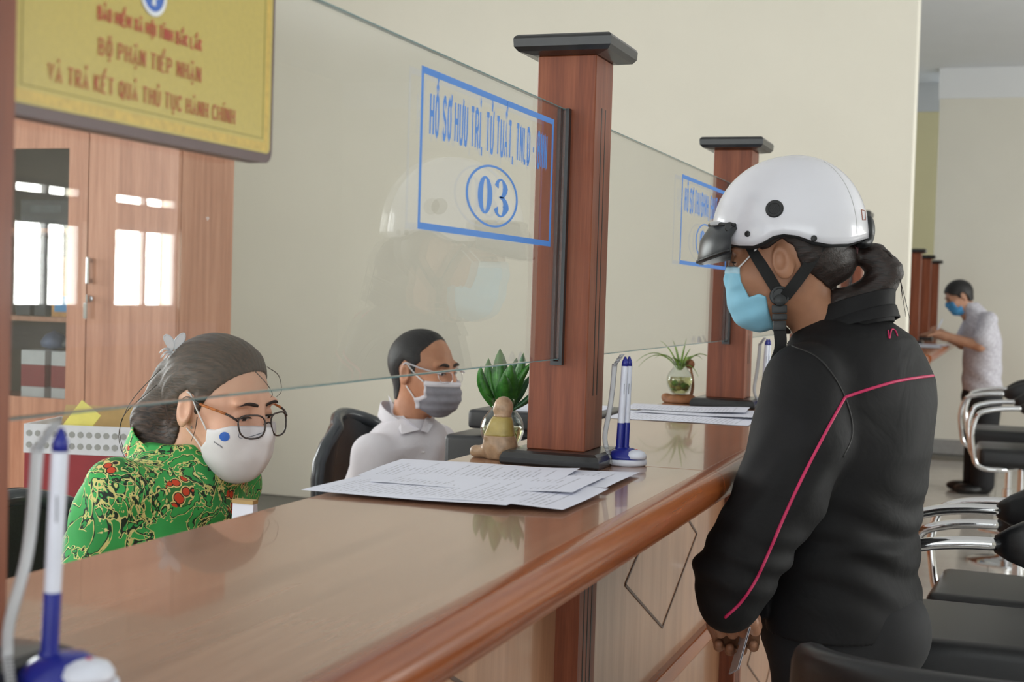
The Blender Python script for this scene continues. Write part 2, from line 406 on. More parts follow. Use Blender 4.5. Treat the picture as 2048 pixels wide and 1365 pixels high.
plain('blue_vinyl', (52, 122, 204), 0.5, var=0.02)
plain('paper', (222, 224, 236), 0.7, var=0.01)
plain('steel', (205, 205, 208), 0.1, 1.0, var=0.02)

# ================================================================== the room
struct('floor', box(XL, XR, YB, YF, -0.15, -0.006), 'grout')
FL = bpy.data.objects['floor']
T = 0.6; tb = box(-T/2+0.0015, T/2-0.0015, -T/2+0.0015, T/2-0.0015, -0.006, 0.0, 0.001, 1)
t0 = None
for i in range(8):
    for j in range(27):
        x, y = XR-0.02-T*(i+0.5)-0.15, YB+0.1+T*(j+0.5)
        if t0 is None:
            t0 = obj('tile', tb, 'floor_tile', FL, local=True); q = t0
        else:
            q = t0.copy(); COL.objects.link(q); q.parent = FL
        q.location = (x-FL.location.x, y-FL.location.y, -FL.location.z)
for i in range(8):                                   # bigger, plainer floor on the staff side
    for j in range(27):
        x, y = XR-0.17-T*(i+8.5), YB+0.1+T*(j+0.5)
        if x < XL+0.3 or (y > 8 and x < -1.2): continue
        q = t0.copy(); COL.objects.link(q); q.parent = FL; q.location = (x-FL.location.x, y-FL.location.y, -FL.location.z)
struct('ceiling', box(XL-0.2, XR+0.3, YB-0.3, YF+0.2, ZC, ZC+0.15), 'ceiling_paint')
pl_, ya_ = [], YB
for (y0, y1, z0, z1) in WINL: pl_ += [box(XL-0.2, XL, ya_, y0, 0, ZC), box(XL-0.2, XL, y0, y1, 0, z0), box(XL-0.2, XL, y0, y1, z1, ZC)]; ya_ = y1
struct('wall_left', cat(*pl_, box(XL-0.2, XL, ya_, 8.2, 0, ZC)), 'cream_plaster')
YW, XW = 8.2, -0.565
struct('wall_back', box(XL-0.2, XW, YW, YW+0.25, 0, ZC), 'cream_plaster')
XN, YN = -0.715, 13.7
struct('wall_far', box(XN, XR+0.2, YN, YN+0.25, 0, ZC), 'cream_plaster')
struct('wall_recess', box(XL, XN, YF, YF+0.2, 0, ZC), 'yellow_plaster')
struct('trim_1', box(XN-0.012, XR, YN-0.012, YN, 3.32, ZC), 'white_plaster')
struct('trim_2', box(XL, XN, YF-0.012, YF, 3.32, ZC), 'white_plaster')
struct('baseboard_far', box(XN, XR, YN-0.014, YN, 0, 0.14, 0.003, 1), 'skirting_tile')
# right wall with its window openings
ys = sorted(set([YB]+[q for w_ in WIN for q in w_[:2]]+[YN])); pcs = []
for a, b in zip(ys[:-1], ys[1:]):
    op = sorted([(w_[2], w_[3]) for w_ in WIN if w_[0] <= a+1e-6 and w_[1] >= b-1e-6]); z = 0
    for z0, z1 in op: pcs.append(box(XR, XR+0.2, a, b, z, z0)); z = z1
    pcs.append(box(XR, XR+0.2, a, b, z, ZC))
struct('wall_right', cat(*pcs), 'cream_plaster')
for k, (XR_, y0, y1, z0, z1) in enumerate([(XR,)+q for q in WIN]+[(XL-0.14,)+q for q in WINL]):
    w_ = struct('window_%d' % (k+1), cat(box(XR_+0.04, XR_+0.1, y0, y0+0.05, z0, z1), box(XR_+0.04, XR_+0.1, y1-0.05, y1, z0, z1),
        box(XR_+0.04, XR_+0.1, y0+0.05, y1-0.05, z0, z0+0.04), box(XR_+0.04, XR_+0.1, y0+0.05, y1-0.05, z1-0.04, z1)), 'window_frame')
    n = 3 if y1-y0 > 1.5 else 2
    for i in range(n):
        a, b = y0+0.05+(y1-y0-0.1)*i/n, y0+0.05+(y1-y0-0.1)*(i+1)/n
        if i: obj('mullion', box(XR_+0.045, XR_+0.095, a-0.025, a+0.025, z0+0.04, z1-0.04), 'window_frame', w_)
        obj('pane', box(XR_+0.066, XR_+0.072, a+(0.025 if i else 0), b-(0.025 if i < n-1 else 0), z0+0.04, z1-0.04), 'window_glass', w_)
struct('trim_3', box(XR-0.03, XR, 8.2, 11.2, 0.86, 1.04, 0.004, 1), 'white_plaster')      # pale dado rail under the small windows
struct('wall_front', cat(box(XL, DOOR[0], YB-0.2, YB, 0, ZC), box(DOOR[1], XR, YB-0.2, YB, 0, ZC), box(DOOR[0], DOOR[1], YB-0.2, YB, DOOR[3], ZC)), 'cream_plaster')
d_ = struct('door_1', cat(*[box(x-0.03, x+0.03, YB-0.12, YB-0.06, 0, DOOR[3]) for x in (DOOR[0]+0.03, -0.74, 1.73, DOOR[1]-0.03)]+
    [box(DOOR[0]+0.06, DOOR[1]-0.06, YB-0.12, YB-0.06, DOOR[3]-0.06, DOOR[3])]), 'window_frame')
for a, b in ((DOOR[0]+0.06, -0.77), (-0.71, 1.70), (1.76, DOOR[1]-0.06)):
    obj('pane', box(a, b, YB-0.093, YB-0.087, 0, DOOR[3]-0.06), 'window_glass', d_)

# ================================================================== counter: posts, base bays, worktops, glass screens
PX, PH = -0.70, 0.05                                     # post line and half size
POSTS = [0.745, 2.242, 3.683, 5.12, 6.56, 10.83, 12.15, 13.47]
ZT, X0, X1 = 1.10, -0.875, -0.432
plabels = ['reddish brown counter post cut by the left edge of the photo', 'reddish brown counter post with black cap nearest the middle, before the potted plants',
  'brown counter post with black cap directly behind the white helmet visor', 'brown counter post hidden behind the standing woman, third screen',
  'brown counter post hidden behind the standing woman, by the cream wall', 'leftmost of the three far brown posts beside the writing man',
  'middle one of the three far brown posts beside the writing man', 'rightmost of the three far brown posts beside the writing man']
def make_post(y, label):
    t = thing('counter_post', label, 'post', (PX, y, 1.1), 'brown posts of the service counter')
    prof = [(0.0, 0.0), (0.074, 0.0), (0.087, 0.012), (0.087, 0.022), (0.082, 0.03), (0.0, 0.03)]
    def obj(n_, m_, mt_, p_, local=True, O=globals()['obj']): return O(n_, xf(m_, None, (0, 0, -1.1)), mt_, p_, local=True)
    def slab(r, z0, z1, r2):                             # square slab with rounded lower (or upper) edge
        n = len(r); V = []; F = []
        for s, z in r: V += [(-s, -s, z), (s, -s, z), (s, s, z), (-s, s, z)]
        for i in range(n-1):
            for k in range(4): F.append((i*4+k, i*4+(k+1) % 4, i*4+4+(k+1) % 4, i*4+4+k))
        F += [(3, 2, 1, 0), tuple(4*(n-1)+k for k in range(4))]; return A(V), F
    obj('shaft', box(-PH, PH, -PH, PH, 1.1245, 1.772, 0.0015, 1), 'post_wood', t)
    capr = [(0.056, 1.772), (0.076, 1.776), (0.082, 1.783), (0.083, 1.796), (0.081, 1.800), (0.077, 1.803)]
    basr = [(0.083, 1.1003), (0.085, 1.104), (0.085, 1.112), (0.081, 1.120), (0.074, 1.1235), (0.052, 1.1245)]
    obj('cap', slab(capr, 0, 0, 0), 'black_wood', t, local=True)
    obj('base_plate', slab(basr, 0, 0, 0), 'black_wood', t, local=True)
    gm = None
    for dy in (-0.011, 0.011):                           # two dark grooves above the counter, three below
        obj('groove', box(PH-0.001, PH+0.0004, dy-0.002, dy+0.002, 1.215, 1.69), 'black_line', t, local=True)
    return t
p0 = make_post(POSTS[0], plabels[0])
for y, lb in zip(POSTS[1:], plabels[1:]): dup(p0, (PX, y, 1.1), label=lb)

def bull(y0, y1):                                        # rounded front moulding
    pr = [(X1-0.035, ZT-0.0002), (X1-0.018, ZT+0.0002), (X1-0.006, ZT-0.004), (X1, ZT-0.014), (X1+0.002, ZT-0.026), (X1, ZT-0.038), (X1-0.008, ZT-0.050), (X1-0.016, ZT-0.056), (X1-0.035, ZT-0.057)]
    return prism(pr, lambda p: (p[0], y0, p[1]), lambda p: (p[0], y1, p[1]))
segs = [(-0.75, 0.80), (0.802, 2.262), (2.264, 3.70), (3.702, 5.14), (5.142, 6.58), (6.582, 8.198), (8.452, 10.85), (10.852, 13.684)]
wl = ['tan glossy worktop in the left foreground under the near pens', 'tan glossy wooden worktop with the near pile of papers', 'tan glossy worktop under the far papers, behind the first post',
      'tan worktop hidden behind the standing woman', 'tan worktop further behind the standing woman', 'tan worktop running up to the cream wall', 'tan worktop under the papers of the writing man', 'tan worktop at the far end beside the rear posts']
for (a, b), lb in zip(segs, wl):
    t = thing('worktop', lb, 'countertop', ((X0+X1)/2, (a+b)/2, ZT-0.057), 'glossy worktops of the service counter')
    obj('board', box(X0, X1-0.034, a, b, ZT-0.04, ZT, 0.0012, 1), 'top_wood', t)
    obj('edge_moulding', bull(a, b), 'edge_wood', t, auto=40)
bays = [(-0.7, POSTS[0]), (POSTS[0], POSTS[1]), (POSTS[1], POSTS[2]), (POSTS[2], POSTS[3]), (POSTS[3], POSTS[4]), (POSTS[4], 8.25), (8.40, POSTS[5]), (POSTS[5], POSTS[6]), (POSTS[6], 13.52)]
bl = ['wooden counter front at the left foreground, below the near pens', 'reddish counter front with a dark diamond inlay, left of the grooved post', 'pale counter front with a thin diamond inlay, right of the grooved post',
      'counter front with diamond inlay beside the standing woman', 'counter front hidden behind the standing woman', 'counter front running up to the cream wall', 'counter front before the writing man', 'counter front beside the writing man', 'counter front at the far wall']
for (a, b), lb in zip(bays, bl):
    a, b = a+PH+0.001, b-PH-0.001; m, hw = (a+b)/2, (b-a)/2
    t = thing('service_counter', lb, 'counter', (-0.70, m, 0), 'panelled counter fronts between the posts')
    obj('panel', box(-0.71, -0.69, a, b, 0.575, 1.042), 'panel_wood', t)
    obj('rail', box(-0.715, -0.672, a, b, 0.535, 0.575, 0.004, 2), 'edge_wood', t)
    obj('panel', box(-0.71, -0.69, a, b, 0.10, 0.535), 'panel_wood', t)
    obj('plinth', box(-0.715, -0.68, a, b, 0.0, 0.10), 'edge_wood', t)
    def dia(zc, hh, w2):
        pts = [(m-w2, zc), (m, zc-hh), (m+w2, zc), (m, zc+hh)]
        for (ya, za), (yb, zb) in zip(pts, pts[1:]+pts[:1]):
            L = math.hypot(yb-ya, zb-za); ny, nz = -(zb-za)/L*0.003, (yb-ya)/L*0.003
            q = [(ya+ny, za+nz), (yb+ny, zb+nz), (yb-ny, zb-nz), (ya-ny, za-nz)]
            obj('inlay', prism(q, lambda p: (-0.6895, p[0], p[1]), lambda p: (-0.6885, p[0], p[1])), 'inlay', t)
    pil = None if b > 13.0 or 8.1 < b < 8.3 else obj('pilaster', box(-0.72, -0.65, b, b+2*PH, 0, 1.042), 'post_wood', t)
    for dy, z1 in ((-0.022, 0.90), (0.0, 0.98), (0.022, 0.90)) if pil else ():
        obj('groove', box(-0.651, -0.6496, b+PH+dy-0.0025, b+PH+dy+0.0025, 0.2, z1), 'black_line', pil)
    if hw > 0.3: dia(0.82, 0.155, min(0.33, hw*0.6)); dia(0.315, 0.16, min(0.33, hw*0.6))
# glass screens
def screen(y0, y1, label, text, num):
    t = thing('glass_screen', label, 'glass screen', (PX, (y0+y1)/2, 1.275), 'clear glass screens of the counter')
    g = 0.004
    obj('pane', box(PX-g, PX+g, y0+0.004, y1-0.004, 1.2765, 1.6815), 'screen_glass', t)
    obj('edge', box(PX-g, PX+g, y0+0.004, y1-0.004, 1.275, 1.2764), 'glass_edge', t)
    obj('edge', box(PX-g, PX+g, y0+0.004, y1-0.004, 1.6816, 1.683), 'glass_edge', t)
    for ya, s in ((y0, 1), (y1, -1)):
        yi = ya+s*0.012
        obj('channel', cat(box(PX-0.010, PX-g-0.0003, min(ya, yi), max(ya, yi), 1.272, 1.684), box(PX+g+0.0003, PX+0.010, min(ya, yi), max(ya, yi), 1.272, 1.684),
            box(PX-0.010, PX+0.010, min(yi, ya), max(yi, ya), 1.266, 1.272)), 'channel', t)
    if text:
        xs = PX+g+0.0006; ya, yb, za, zb = text[1:5]; ln = 0.0085
        fr = obj('border', cat(box(xs-0.0004, xs+0.0002, ya, yb, zb-ln, zb), box(xs-0.0004, xs+0.0002, ya, yb, za, za+ln), box(xs-0.0004, xs+0.0002, ya, ya+0.006, za+ln, zb-ln), box(xs-0.0004, xs+0.0002, yb-0.006, yb, za+ln, zb-ln)), 'blue_vinyl', t)
        tm = fit(textmesh(text[0], 0.050, 0.66, 0.30, 0.16, 0.46), text[5]); 
        obj('lettering', onglass(tm, xs, text[6], 1.5775), 'blue_vinyl', t, norm=False)
        ym = text[7]; zz = 1.5165; E = []
        n = 48; V = []; F = []
        for k in range(n):
            a_ = 2*math.pi*k/n
            for dxx in (-0.0002, 0.0004):
                for (ry, rz) in ((0.104, 0.0435), (0.0975, 0.0405)): V.append((xs+dxx, ym+ry*math.cos(a_), zz+rz*math.sin(a_)))
        for k in range(n):
            a_, b_ = 4*k, 4*((k+1) % n)
            F += [(a_+2, b_+2, b_+3, a_+3), (a_, a_+1, b_+1, b_), (a_, b_, b_+2, a_+2), (a_+1, a_+3, b_+3, b_+1)]
        obj('oval', (A(V), F), 'blue_vinyl', t)
        obj('number', onglass(numeral(num), xs, ym, zz), 'blue_vinyl', t)
    return t
def numeral(s):
    """bold high-contrast numerals: strokes with thick stems and thin joins; flat x, y, depth"""
    ms = []; H = 0.026
    def stroke(pts, ws, n=26):
        P = smoothpts([(x, y, 0) for x, y in pts], n); w = np.interp(np.linspace(0, 1, n), np.linspace(0, 1, len(ws)), ws)
        T = np.gradient(P, axis=0); N = np.stack([-T[:, 1], T[:, 0]], 1); N /= np.linalg.norm(N, axis=1)[:, None]
        V = []; F = []
        for i in range(n):
            for s_, z in ((1, 0.0004), (-1, 0.0004), (-1, -0.0002), (1, -0.0002)): V.append((P[i, 0]+N[i, 0]*w[i]*s_*2.1, P[i, 1]+N[i, 1]*w[i]*s_, z))
        for i in range(n-1):
            for k in range(4): F.append((4*i+k, 4*i+(k+1) % 4, 4*i+4+(k+1) % 4, 4*i+4+k))
        F += [(3, 2, 1, 0), tuple(4*(n-1)+k for k in range(4))]
        return A(V), F
    for ch, ox in zip(s, (-0.032, 0.032)):
        if ch == '0':
            n = 40; V = []; F = []
            for k in range(n):
                a_ = 2*math.pi*k/n
                for ry, rz in ((0.0285, 0.0262), (0.0085, 0.0225)): V.append((ry*math.cos(a_), rz*math.sin(a_), 0.0004))
            F = [(2*k, 2*((k+1) % n), 2*((k+1) % n)+1, 2*k+1) for k in range(n)]; g = [(A(V), F)]
        elif ch == '3': g = [stroke([(-0.018, 0.015), (-0.012, 0.023), (0.004, 0.0258), (0.017, 0.014), (0.008, 0.003), (-0.006, 0.001)], [0.004, 0.0022, 0.001, 0.0052, 0.0028, 0.0008]),
                             stroke([(-0.006, 0.001), (0.012, -0.002), (0.021, -0.013), (0.006, -0.0255), (-0.012, -0.0235), (-0.019, -0.015)], [0.0008, 0.0032, 0.0062, 0.001, 0.002, 0.0042])]
        else: g = [stroke([(-0.017, 0.014), (-0.010, 0.023), (0.006, 0.025), (0.018, 0.013), (0.006, -0.004), (-0.02, -0.023)], [0.0042, 0.002, 0.001, 0.0056, 0.0035, 0.001]),
                   stroke([(-0.02, -0.022), (0, -0.02), (0.012, -0.024), (0.021, -0.014)], [0.003, 0.004, 0.003, 0.001])]
        m = cat(*g); m[0][:, 0] += ox; ms.append(m)
    return cat(*ms)
screen(POSTS[0]+PH, POSTS[1]-PH, 'large clear glass screen with blue lettering numbered 03', ('HỒ SƠ HƯU TRÍ, TỬ TUẤT, TNLĐ - BNN', 1.592, 2.118, 1.457, 1.658, 0.468, 1.853, 1.853), '03')
screen(POSTS[1]+PH, POSTS[2]-PH, 'clear glass screen with blue lettering, partly hidden by the helmet', ('HỒ SƠ THU BHXH, BHYT, BHTN', 3.037, 3.56, 1.457, 1.655, 0.468, 3.30, 3.30), '02')
screen(POSTS[2]+PH, POSTS[3]-PH, 'clear glass screen behind the standing woman, right of the second post', None, '')
screen(POSTS[3]+PH, POSTS[4]-PH, 'clear glass screen wholly behind the standing woman', None, '')

# yellow sign board hung on the near screen
plain('sign_yellow', (186, 166, 74), 0.35, var=0.05, nscale=200); plain('sign_band', (196, 164, 64), 0.35, var=0.15, nscale=150)
plain('sign_red', (186, 54, 34), 0.5); plain('sign_orange', (176, 66, 34), 0.5); plain('sign_frame', (72, 40, 40), 0.35); plain('sign_line', (150, 138, 60), 0.5)
plain('emblem_blue', (44, 98, 190), 0.5); plain('emblem_white', (226, 230, 236), 0.5)
sy0, sy1, sz0, sz1 = 0.80, 1.186, 1.497, 1.80; sx = -0.672
sg = thing('sign_board', 'yellow notice board with red lettering in a dark brown frame', 'sign', (sx-0.01, (sy0+sy1)/2, sz0))
def rrect(y0, y1, z0, z1, r, n=5):
    out = []
    for cy, cz, a0 in ((y1-r, z1-r, 0), (y0+r, z1-r, 90), (y0+r, z0+r, 180), (y1-r, z0+r, 270)):
        for k in range(n+1): a = math.radians(a0+90*k/n); out.append((cy+r*math.cos(a), cz+r*math.sin(a)))
    return out
obj('frame', prism(rrect(sy0, sy1, sz0, sz1, 0.012), lambda p: (sx-0.018, p[0], p[1]), lambda p: (sx, p[0], p[1])), 'sign_frame', sg, auto=40)
obj('board', prism(rrect(sy0+0.007, sy1-0.005, sz0+0.009, sz1-0.009, 0.006), lambda p: (sx-0.001, p[0], p[1]), lambda p: (sx+0.0006, p[0], p[1])), 'sign_yellow', sg)
lx = sx+0.0009
bx0, bx1, bz0, bz1 = sy0+0.025, sy1-0.019, sz0+0.022, sz1-0.024
obj('border_line', cat(box(lx-0.0004, lx, bx0, bx1, bz0, bz0+0.001), box(lx-0.0004, lx, bx0, bx1, bz1-0.001, bz1), box(lx-0.0004, lx, bx0, bx0+0.001, bz0+0.001, bz1-0.001), box(lx-0.0004, lx, bx1-0.001, bx1, bz0+0.001, bz1-0.001)), 'sign_line', sg)
obj('ornament_band', cat(box(lx-0.0006, lx-0.0002, sy0+0.012, sy1-0.009, sz0+0.011, bz0-0.003), box(lx-0.0006, lx-0.0002, bx1+0.003, sy1-0.009, bz0-0.0025, sz1-0.012)), 'sign_band', sg)
for s_, w_, yc, z_, h_, mt, bo in (('BẢO HIỂM XÃ HỘI TỈNH ĐẮK LẮK', 0.147, 0.985, 1.5825, 0.0095, 'sign_red', (0.6, 0.26, 0.2, 0.42)), ('BỘ PHẬN TIẾP NHẬN', 0.145, 0.986, 1.5555, 0.0125, 'sign_orange', (0.66, 0.20, 0.08, 0.48, 0.12)), ('VÀ TRẢ KẾT QUẢ THỦ TỤC HÀNH CHÍNH', 0.262, 0.985, 1.5265, 0.0125, 'sign_orange', (0.66, 0.20, 0.08, 0.48, 0.12))):
    obj('lettering', onglass(fit(textmesh(s_, h_, *bo), w_), lx, yc, z_), mt, sg, norm=False)
em = obj('emblem', prism([(0.985+0.0185*math.cos(a), 1.617+0.0185*math.sin(a)) for a in np.linspace(0, 2*math.pi, 33)[:-1]], lambda p: (lx-0.0004, p[0], p[1]), lambda p: (lx, p[0], p[1])), 'emblem_blue', sg)
def flat_ring(ym, zm, r0, r1, x, n=32):
    V = []; F = []
    for k in range(n):
        a = 2*math.pi*k/n
        for r in (r0, r1):
            for dx in (0, 0.0004): V.append((x+dx, ym+r*math.cos(a), zm+r*math.sin(a)))
    for k in range(n):
        a, b = 4*k, 4*((k+1) % n); F += [(a+1, a+3, b+3, b+1), (a, b, b+2, a+2), (a, a+1, b+1, b), (a+2, b+2, b+3, a+3)]
    return A(V), F
ez = 1.617
obj('emblem_mark', cat(flat_ring(0.985, ez, 0.0150, 0.0185, lx+0.0002), *[tube(smoothpts([(lx+0.0004, 0.985+s*q[0], ez+q[1]) for q in [(0.001, -0.010), (0.001, 0.002), (0.006, 0.008), (0.010, 0.004), (0.007, -0.002), (0.002, -0.001)]], 14), 0.0013, 6, flat=1) for s in (1, -1)]), 'emblem_white', em)
for yh in (0.9, 1.08):
    obj('hook', tube([(sx-0.018, yh, 1.66), (sx-0.0225, yh, 1.67), (sx-0.0225, yh, 1.69), (PX, yh, 1.692), (PX-0.007, yh, 1.69), (PX-0.007, yh, 1.66)], 0.0015, 6), 'steel', sg)
# ================================================================== things on the counter
def sheetmat():
    m = NT('printed_paper')
    uv = m.co('UV'); sp = m.n('ShaderNodeSeparateXYZ'); m.l(uv, sp.inputs[0])
    u, v = sp.outputs[0], sp.outputs[1]
    row = m.math('MULTIPLY', v, 34.0); fr = m.math('FRACT', row); rid = m.math('FLOOR', row)
    ink = m.math('LESS_THAN', m.math('ABSOLUTE', m.math('SUBTRACT', fr, 0.5)), 0.16)
    cb = m.n('ShaderNodeCombineXYZ'); m.l(m.math('MULTIPLY', u, 40.0), cb.inputs[0]); m.l(m.math('MULTIPLY', rid, 7.3), cb.inputs[1])
    nz = m.n('ShaderNodeTexNoise', i_Vector=cb.outputs[0], i_Scale=1.0, i_Detail=2.0)
    wn = m.n('ShaderNodeTexWhiteNoise', noise_dimensions='1D'); m.l(rid, wn.inputs['W'])
    ln = m.math('LESS_THAN', u, m.math('ADD', 0.35, m.math('MULTIPLY', wn.outputs[0], 0.6)))
    mar = m.math('MULTIPLY', m.math('GREATER_THAN', u, 0.09), m.math('MULTIPLY', m.math('LESS_THAN', u, 0.92), m.math('MULTIPLY', m.math('GREATER_THAN', v, 0.08), m.math('LESS_THAN', v, 0.93))))
    f = m.math('MULTIPLY', m.math('MULTIPLY', ink, ln), m.math('MULTIPLY', mar, m.math('GREATER_THAN', nz.outputs[0], 0.46)))
    m.set(Base_Color=m.mix(m.math('MULTIPLY', f, 0.42), (224, 226, 240), (70, 72, 86)), Roughness=0.6)
    MATS['printed_paper'] = m.m
sheetmat()
def sheet(cx, cy, z, ang, label, group, w=0.297, h=0.21, lift=0.004, seed=0, cat_='paper'):
    """A4 leaf lying with its long side along x, slightly wavy; text rows run along the long side's normal"""
    n1, n2 = 14, 10; V = []; F = []; UV = []; r = random.Random(seed); ph = r.uniform(0, 6)
    c, s = math.cos(ang), math.sin(ang)
    for k in (0, 1):
        for i in range(n1+1):
            for j in range(n2+1):
                a, b = i/n1, j/n2; x, y = (a-0.5)*w, (b-0.5)*h
                zz = lift*(0.5+0.5*math.sin(2.2*a*math.pi+ph))*(a*a*0.8+0.1)+lift*0.5*(0.5+0.5*math.sin(3*b+ph))
                V.append((cx+c*x-s*y, cy+s*x+c*y, z+zz+0.0002*k)); UV.append((b, 1-a))
    m = (n1+1)*(n2+1)
    for i in range(n1):
        for j in range(n2):
            q = [i*(n2+1)+j, (i+1)*(n2+1)+j, (i+1)*(n2+1)+j+1, i*(n2+1)+j+1]
            F.append(tuple(q[::-1])); F.append(tuple(t+m for t in q))
    rim = [i*(n2+1) for i in range(n1+1)]+[n1*(n2+1)+j for j in range(1, n2+1)]+[i*(n2+1)+n2 for i in range(n1-1, -1, -1)]+[j for j in range(n2-1, 0, -1)]
    for a, b in zip(rim, rim[1:]+rim[:1]): F.append((a, b, b+m, a+m))
    o = obj('paper_sheet', (A(V), F), 'printed_paper', norm=True, smooth=False); tag(o, label, cat_, group)
    ul = o.data.uv_layers.new(name='UVMap')
    for l in o.data.loops: ul.data[l.index].uv = UV[l.vertex_index]
    return o
G1 = 'printed sheets before the middle post'
sheet(-0.690, 2.035, 1.1006, 0.02, 'printed sheet at the back of the near pile, under the first post', G1, seed=1)
sheet(-0.775, 2.010, 1.1016, 0.10, 'printed sheet at the back left of the near pile, towards the seated man', G1, seed=2, lift=0.005)
sheet(-0.712, 1.925, 1.1026, 0.06, 'printed sheet in the middle of the near pile', G1, seed=3, lift=0.006)
sheet(-0.752, 1.795, 1.1036, 0.0, 'printed sheet at the front left of the near pile', G1, seed=4, lift=0.003)
sheet(-0.680, 1.812, 1.1046, -0.01, 'frontmost printed sheet of the near pile, closest to the counter edge', G1, seed=5, lift=0.006)
G2 = 'printed sheets before the second post'
sheet(-0.715, 3.24, 1.1006, 0.03, 'printed sheet at the front of the far pile beside the pen stand', G2, w=0.33, h=0.25, seed=6, lift=0.003)
sheet(-0.68, 3.40, 1.1018, -0.05, 'printed sheet in the middle of the far pile', G2, w=0.33, h=0.25, seed=7, lift=0.005)
sheet(-0.76, 3.46, 1.1030, 0.12, 'printed sheet at the back of the far pile, under the spider plant', G2, w=0.30, h=0.21, seed=8, lift=0.005)

# pen stands
plain('pen_white', (222, 226, 240), 0.25); plain('pen_blue', (34, 44, 142), 0.25); plain('cord_plastic', (214, 216, 220), 0.3, Transmission_Weight=0.35)
plain('dot_red', (208, 70, 90), 0.5); plain('dot_cyan', (70, 150, 210), 0.5); plain('print_black', (30, 30, 40), 0.5)
def pen_stand(loc, rot, label, pens=2):
    t = thing('pen_stand', label, 'pen stand', loc, 'blue and white desk pen stands')
    c, s = math.cos(rot), math.sin(rot); Rm = np.array([[c, -s, 0], [s, c, 0], [0, 0, 1]])
    P = lambda n, m, mt, p=t, **k: obj(n, xf(m, Rm), mt, p, local=True, **k)
    P('base', lathe([(0.0, 0.0003), (0.031, 0.0003), (0.0335, 0.003), (0.033, 0.009), (0.031, 0.0105), (0, 0.0105)], 36, sx=1.05, sy=0.9), 'pen_white', auto=50)
    P('base_top', lathe([(0.0315, 0.010), (0.029, 0.016), (0.022, 0.023), (0.014, 0.028), (0.0, 0.029)], 36, c=(-0.002, 0, 0), sx=1.02, sy=0.88), 'pen_blue', smooth=True)
    bd = P('badge', lathe([(0.0185, -0.003), (0.0185, 0.003), (0.0145, 0.0085), (0.007, 0.011), (0.0, 0.0115)], 28, c=(0.0155, -0.008, 0.0152), sx=1.0, sy=1.05), 'pen_white', smooth=True)
    for k, (dx, dy, mt) in enumerate(((-0.005, -0.003, 'dot_cyan'), (0.0, 0.0, 'dot_red'), (0.004, -0.004, 'dot_red'), (0.001, 0.005, 'dot_cyan'))):
        P('print_mark', lathe([(0.0022, 0), (0.0022, 0.0006), (0, 0.0007)], 10, c=(0.017+dx, -0.008+dy, 0.0268-abs(dx)*0.22-abs(dy)*0.22)), mt, bd)
    for x, y, lean in ((-0.0125, -0.002, 0.006), (-0.002, 0.008, 0.002))[:pens]:
        top = (x+lean, y, 0.0)
        L = lambda z: (x+lean*z/0.18, y, z)
        pn = P('pen', tube([L(0.070), L(0.165)], 0.0056, 16), 'pen_white', auto=40)
        P('pen_grip', tube([L(0.022), L(0.030), L(0.0301), L(0.0701)], [0.0075, 0.0068, 0.006, 0.006], 16), 'pen_blue', pn, auto=40)
        q = tube([L(0.165), L(0.172), L(0.181)], [0.0056, 0.0052, 0.0015], 14); P('pen_cap', q, 'pen_blue', pn, smooth=True)
        P('print_line', box(x+lean*0.7+0.0012, x+lean*0.7+0.0019, y-0.0058, y-0.0052, 0.118, 0.136), 'print_black', pn)
    # curly plastic cord: coil at the pen top, hanging ribbon, coil at the base
    pts = []
    for k in range(60):
        a = k/59; pts.append((-0.012-0.012*a+0.003*math.cos(a*50), 0.004+0.003*math.sin(a*50), 0.184-0.018*a))
    P('cord', tube(pts, 0.0011, 5), 'cord_plastic', smooth=True)
    rib = smoothpts([(-0.024, 0.004, 0.168), (-0.026, 0.004, 0.13), (-0.030, 0.003, 0.09), (-0.036, -0.010, 0.05), (-0.033, -0.022, 0.030)], 20)
    P('cord_ribbon', tube(rib, np.linspace(0.0045, 0.004, 20), 8, flat=0.25, ref=(0, 1, 0)), 'cord_plastic', smooth=True)
    pts = []
    for k in range(80):
        a = k/79; pts.append((-0.033+0.008*a+0.003*math.cos(a*75), -0.022-0.010*a+0.003*math.sin(a*75), 0.031-0.026*a))
    P('cord', tube(pts, 0.0009, 5), 'cord_plastic', smooth=True)
    return t
pen_stand((-0.598, 2.262, 1.1003), 0.25, 'blue and white pen stand right of the middle post')
pen_stand((-0.592, 0.785, 1.1003), 0.35, 'blurred blue and white pen stand in the near left corner', 1)
pen_stand((-0.60, 3.705, 1.1003), 0.25, 'blue and white pen stand behind the mask of the standing woman')

# little seated figurine, vase with sansevieria
plain('stone', (168, 138, 110), 0.35, var=0.25, nscale=70, bump=0.4, bdist=0.002)
plain('stone_robe', (166, 146, 82), 0.35, var=0.15, nscale=60, bump=0.3, bdist=0.001)
fx = onz(984, 919, 1.1); FB = A([fx[0]+0.006, fx[1]+0.008, 1.1003])
def fig_all(P):
    p = P-FB
    d = ell(p, (0.004, 0, 0.024), (0.029, 0.024, 0.034))
    d = su(d, cone(p, (-0.040, 0.004, 0.010), (0.045, 0.010, 0.010), 0.0105, 0.009), 0.012)
    d = su(d, ell(p, (0.008, -0.002, 0.056), (0.020, 0.018, 0.026)), 0.010)
    d = su(d, cone(p, (-0.004, -0.008, 0.060), (-0.012, -0.014, 0.040), 0.008, 0.007), 0.006)
    d = su(d, ell(p, (0.009, 0, 0.088), (0.0165, 0.017, 0.0185)), 0.006)
    d = su(d, ell(p, (0.000, -0.006, 0.083), (0.006, 0.006, 0.006)), 0.005)
    n = np.sin(p[:, 0]*210+2)*np.sin(p[:, 1]*190)*np.sin(p[:, 2]*160)
    return np.maximum(d+0.0015*n*(p[:, 2] < 0.04), -p[:, 2])
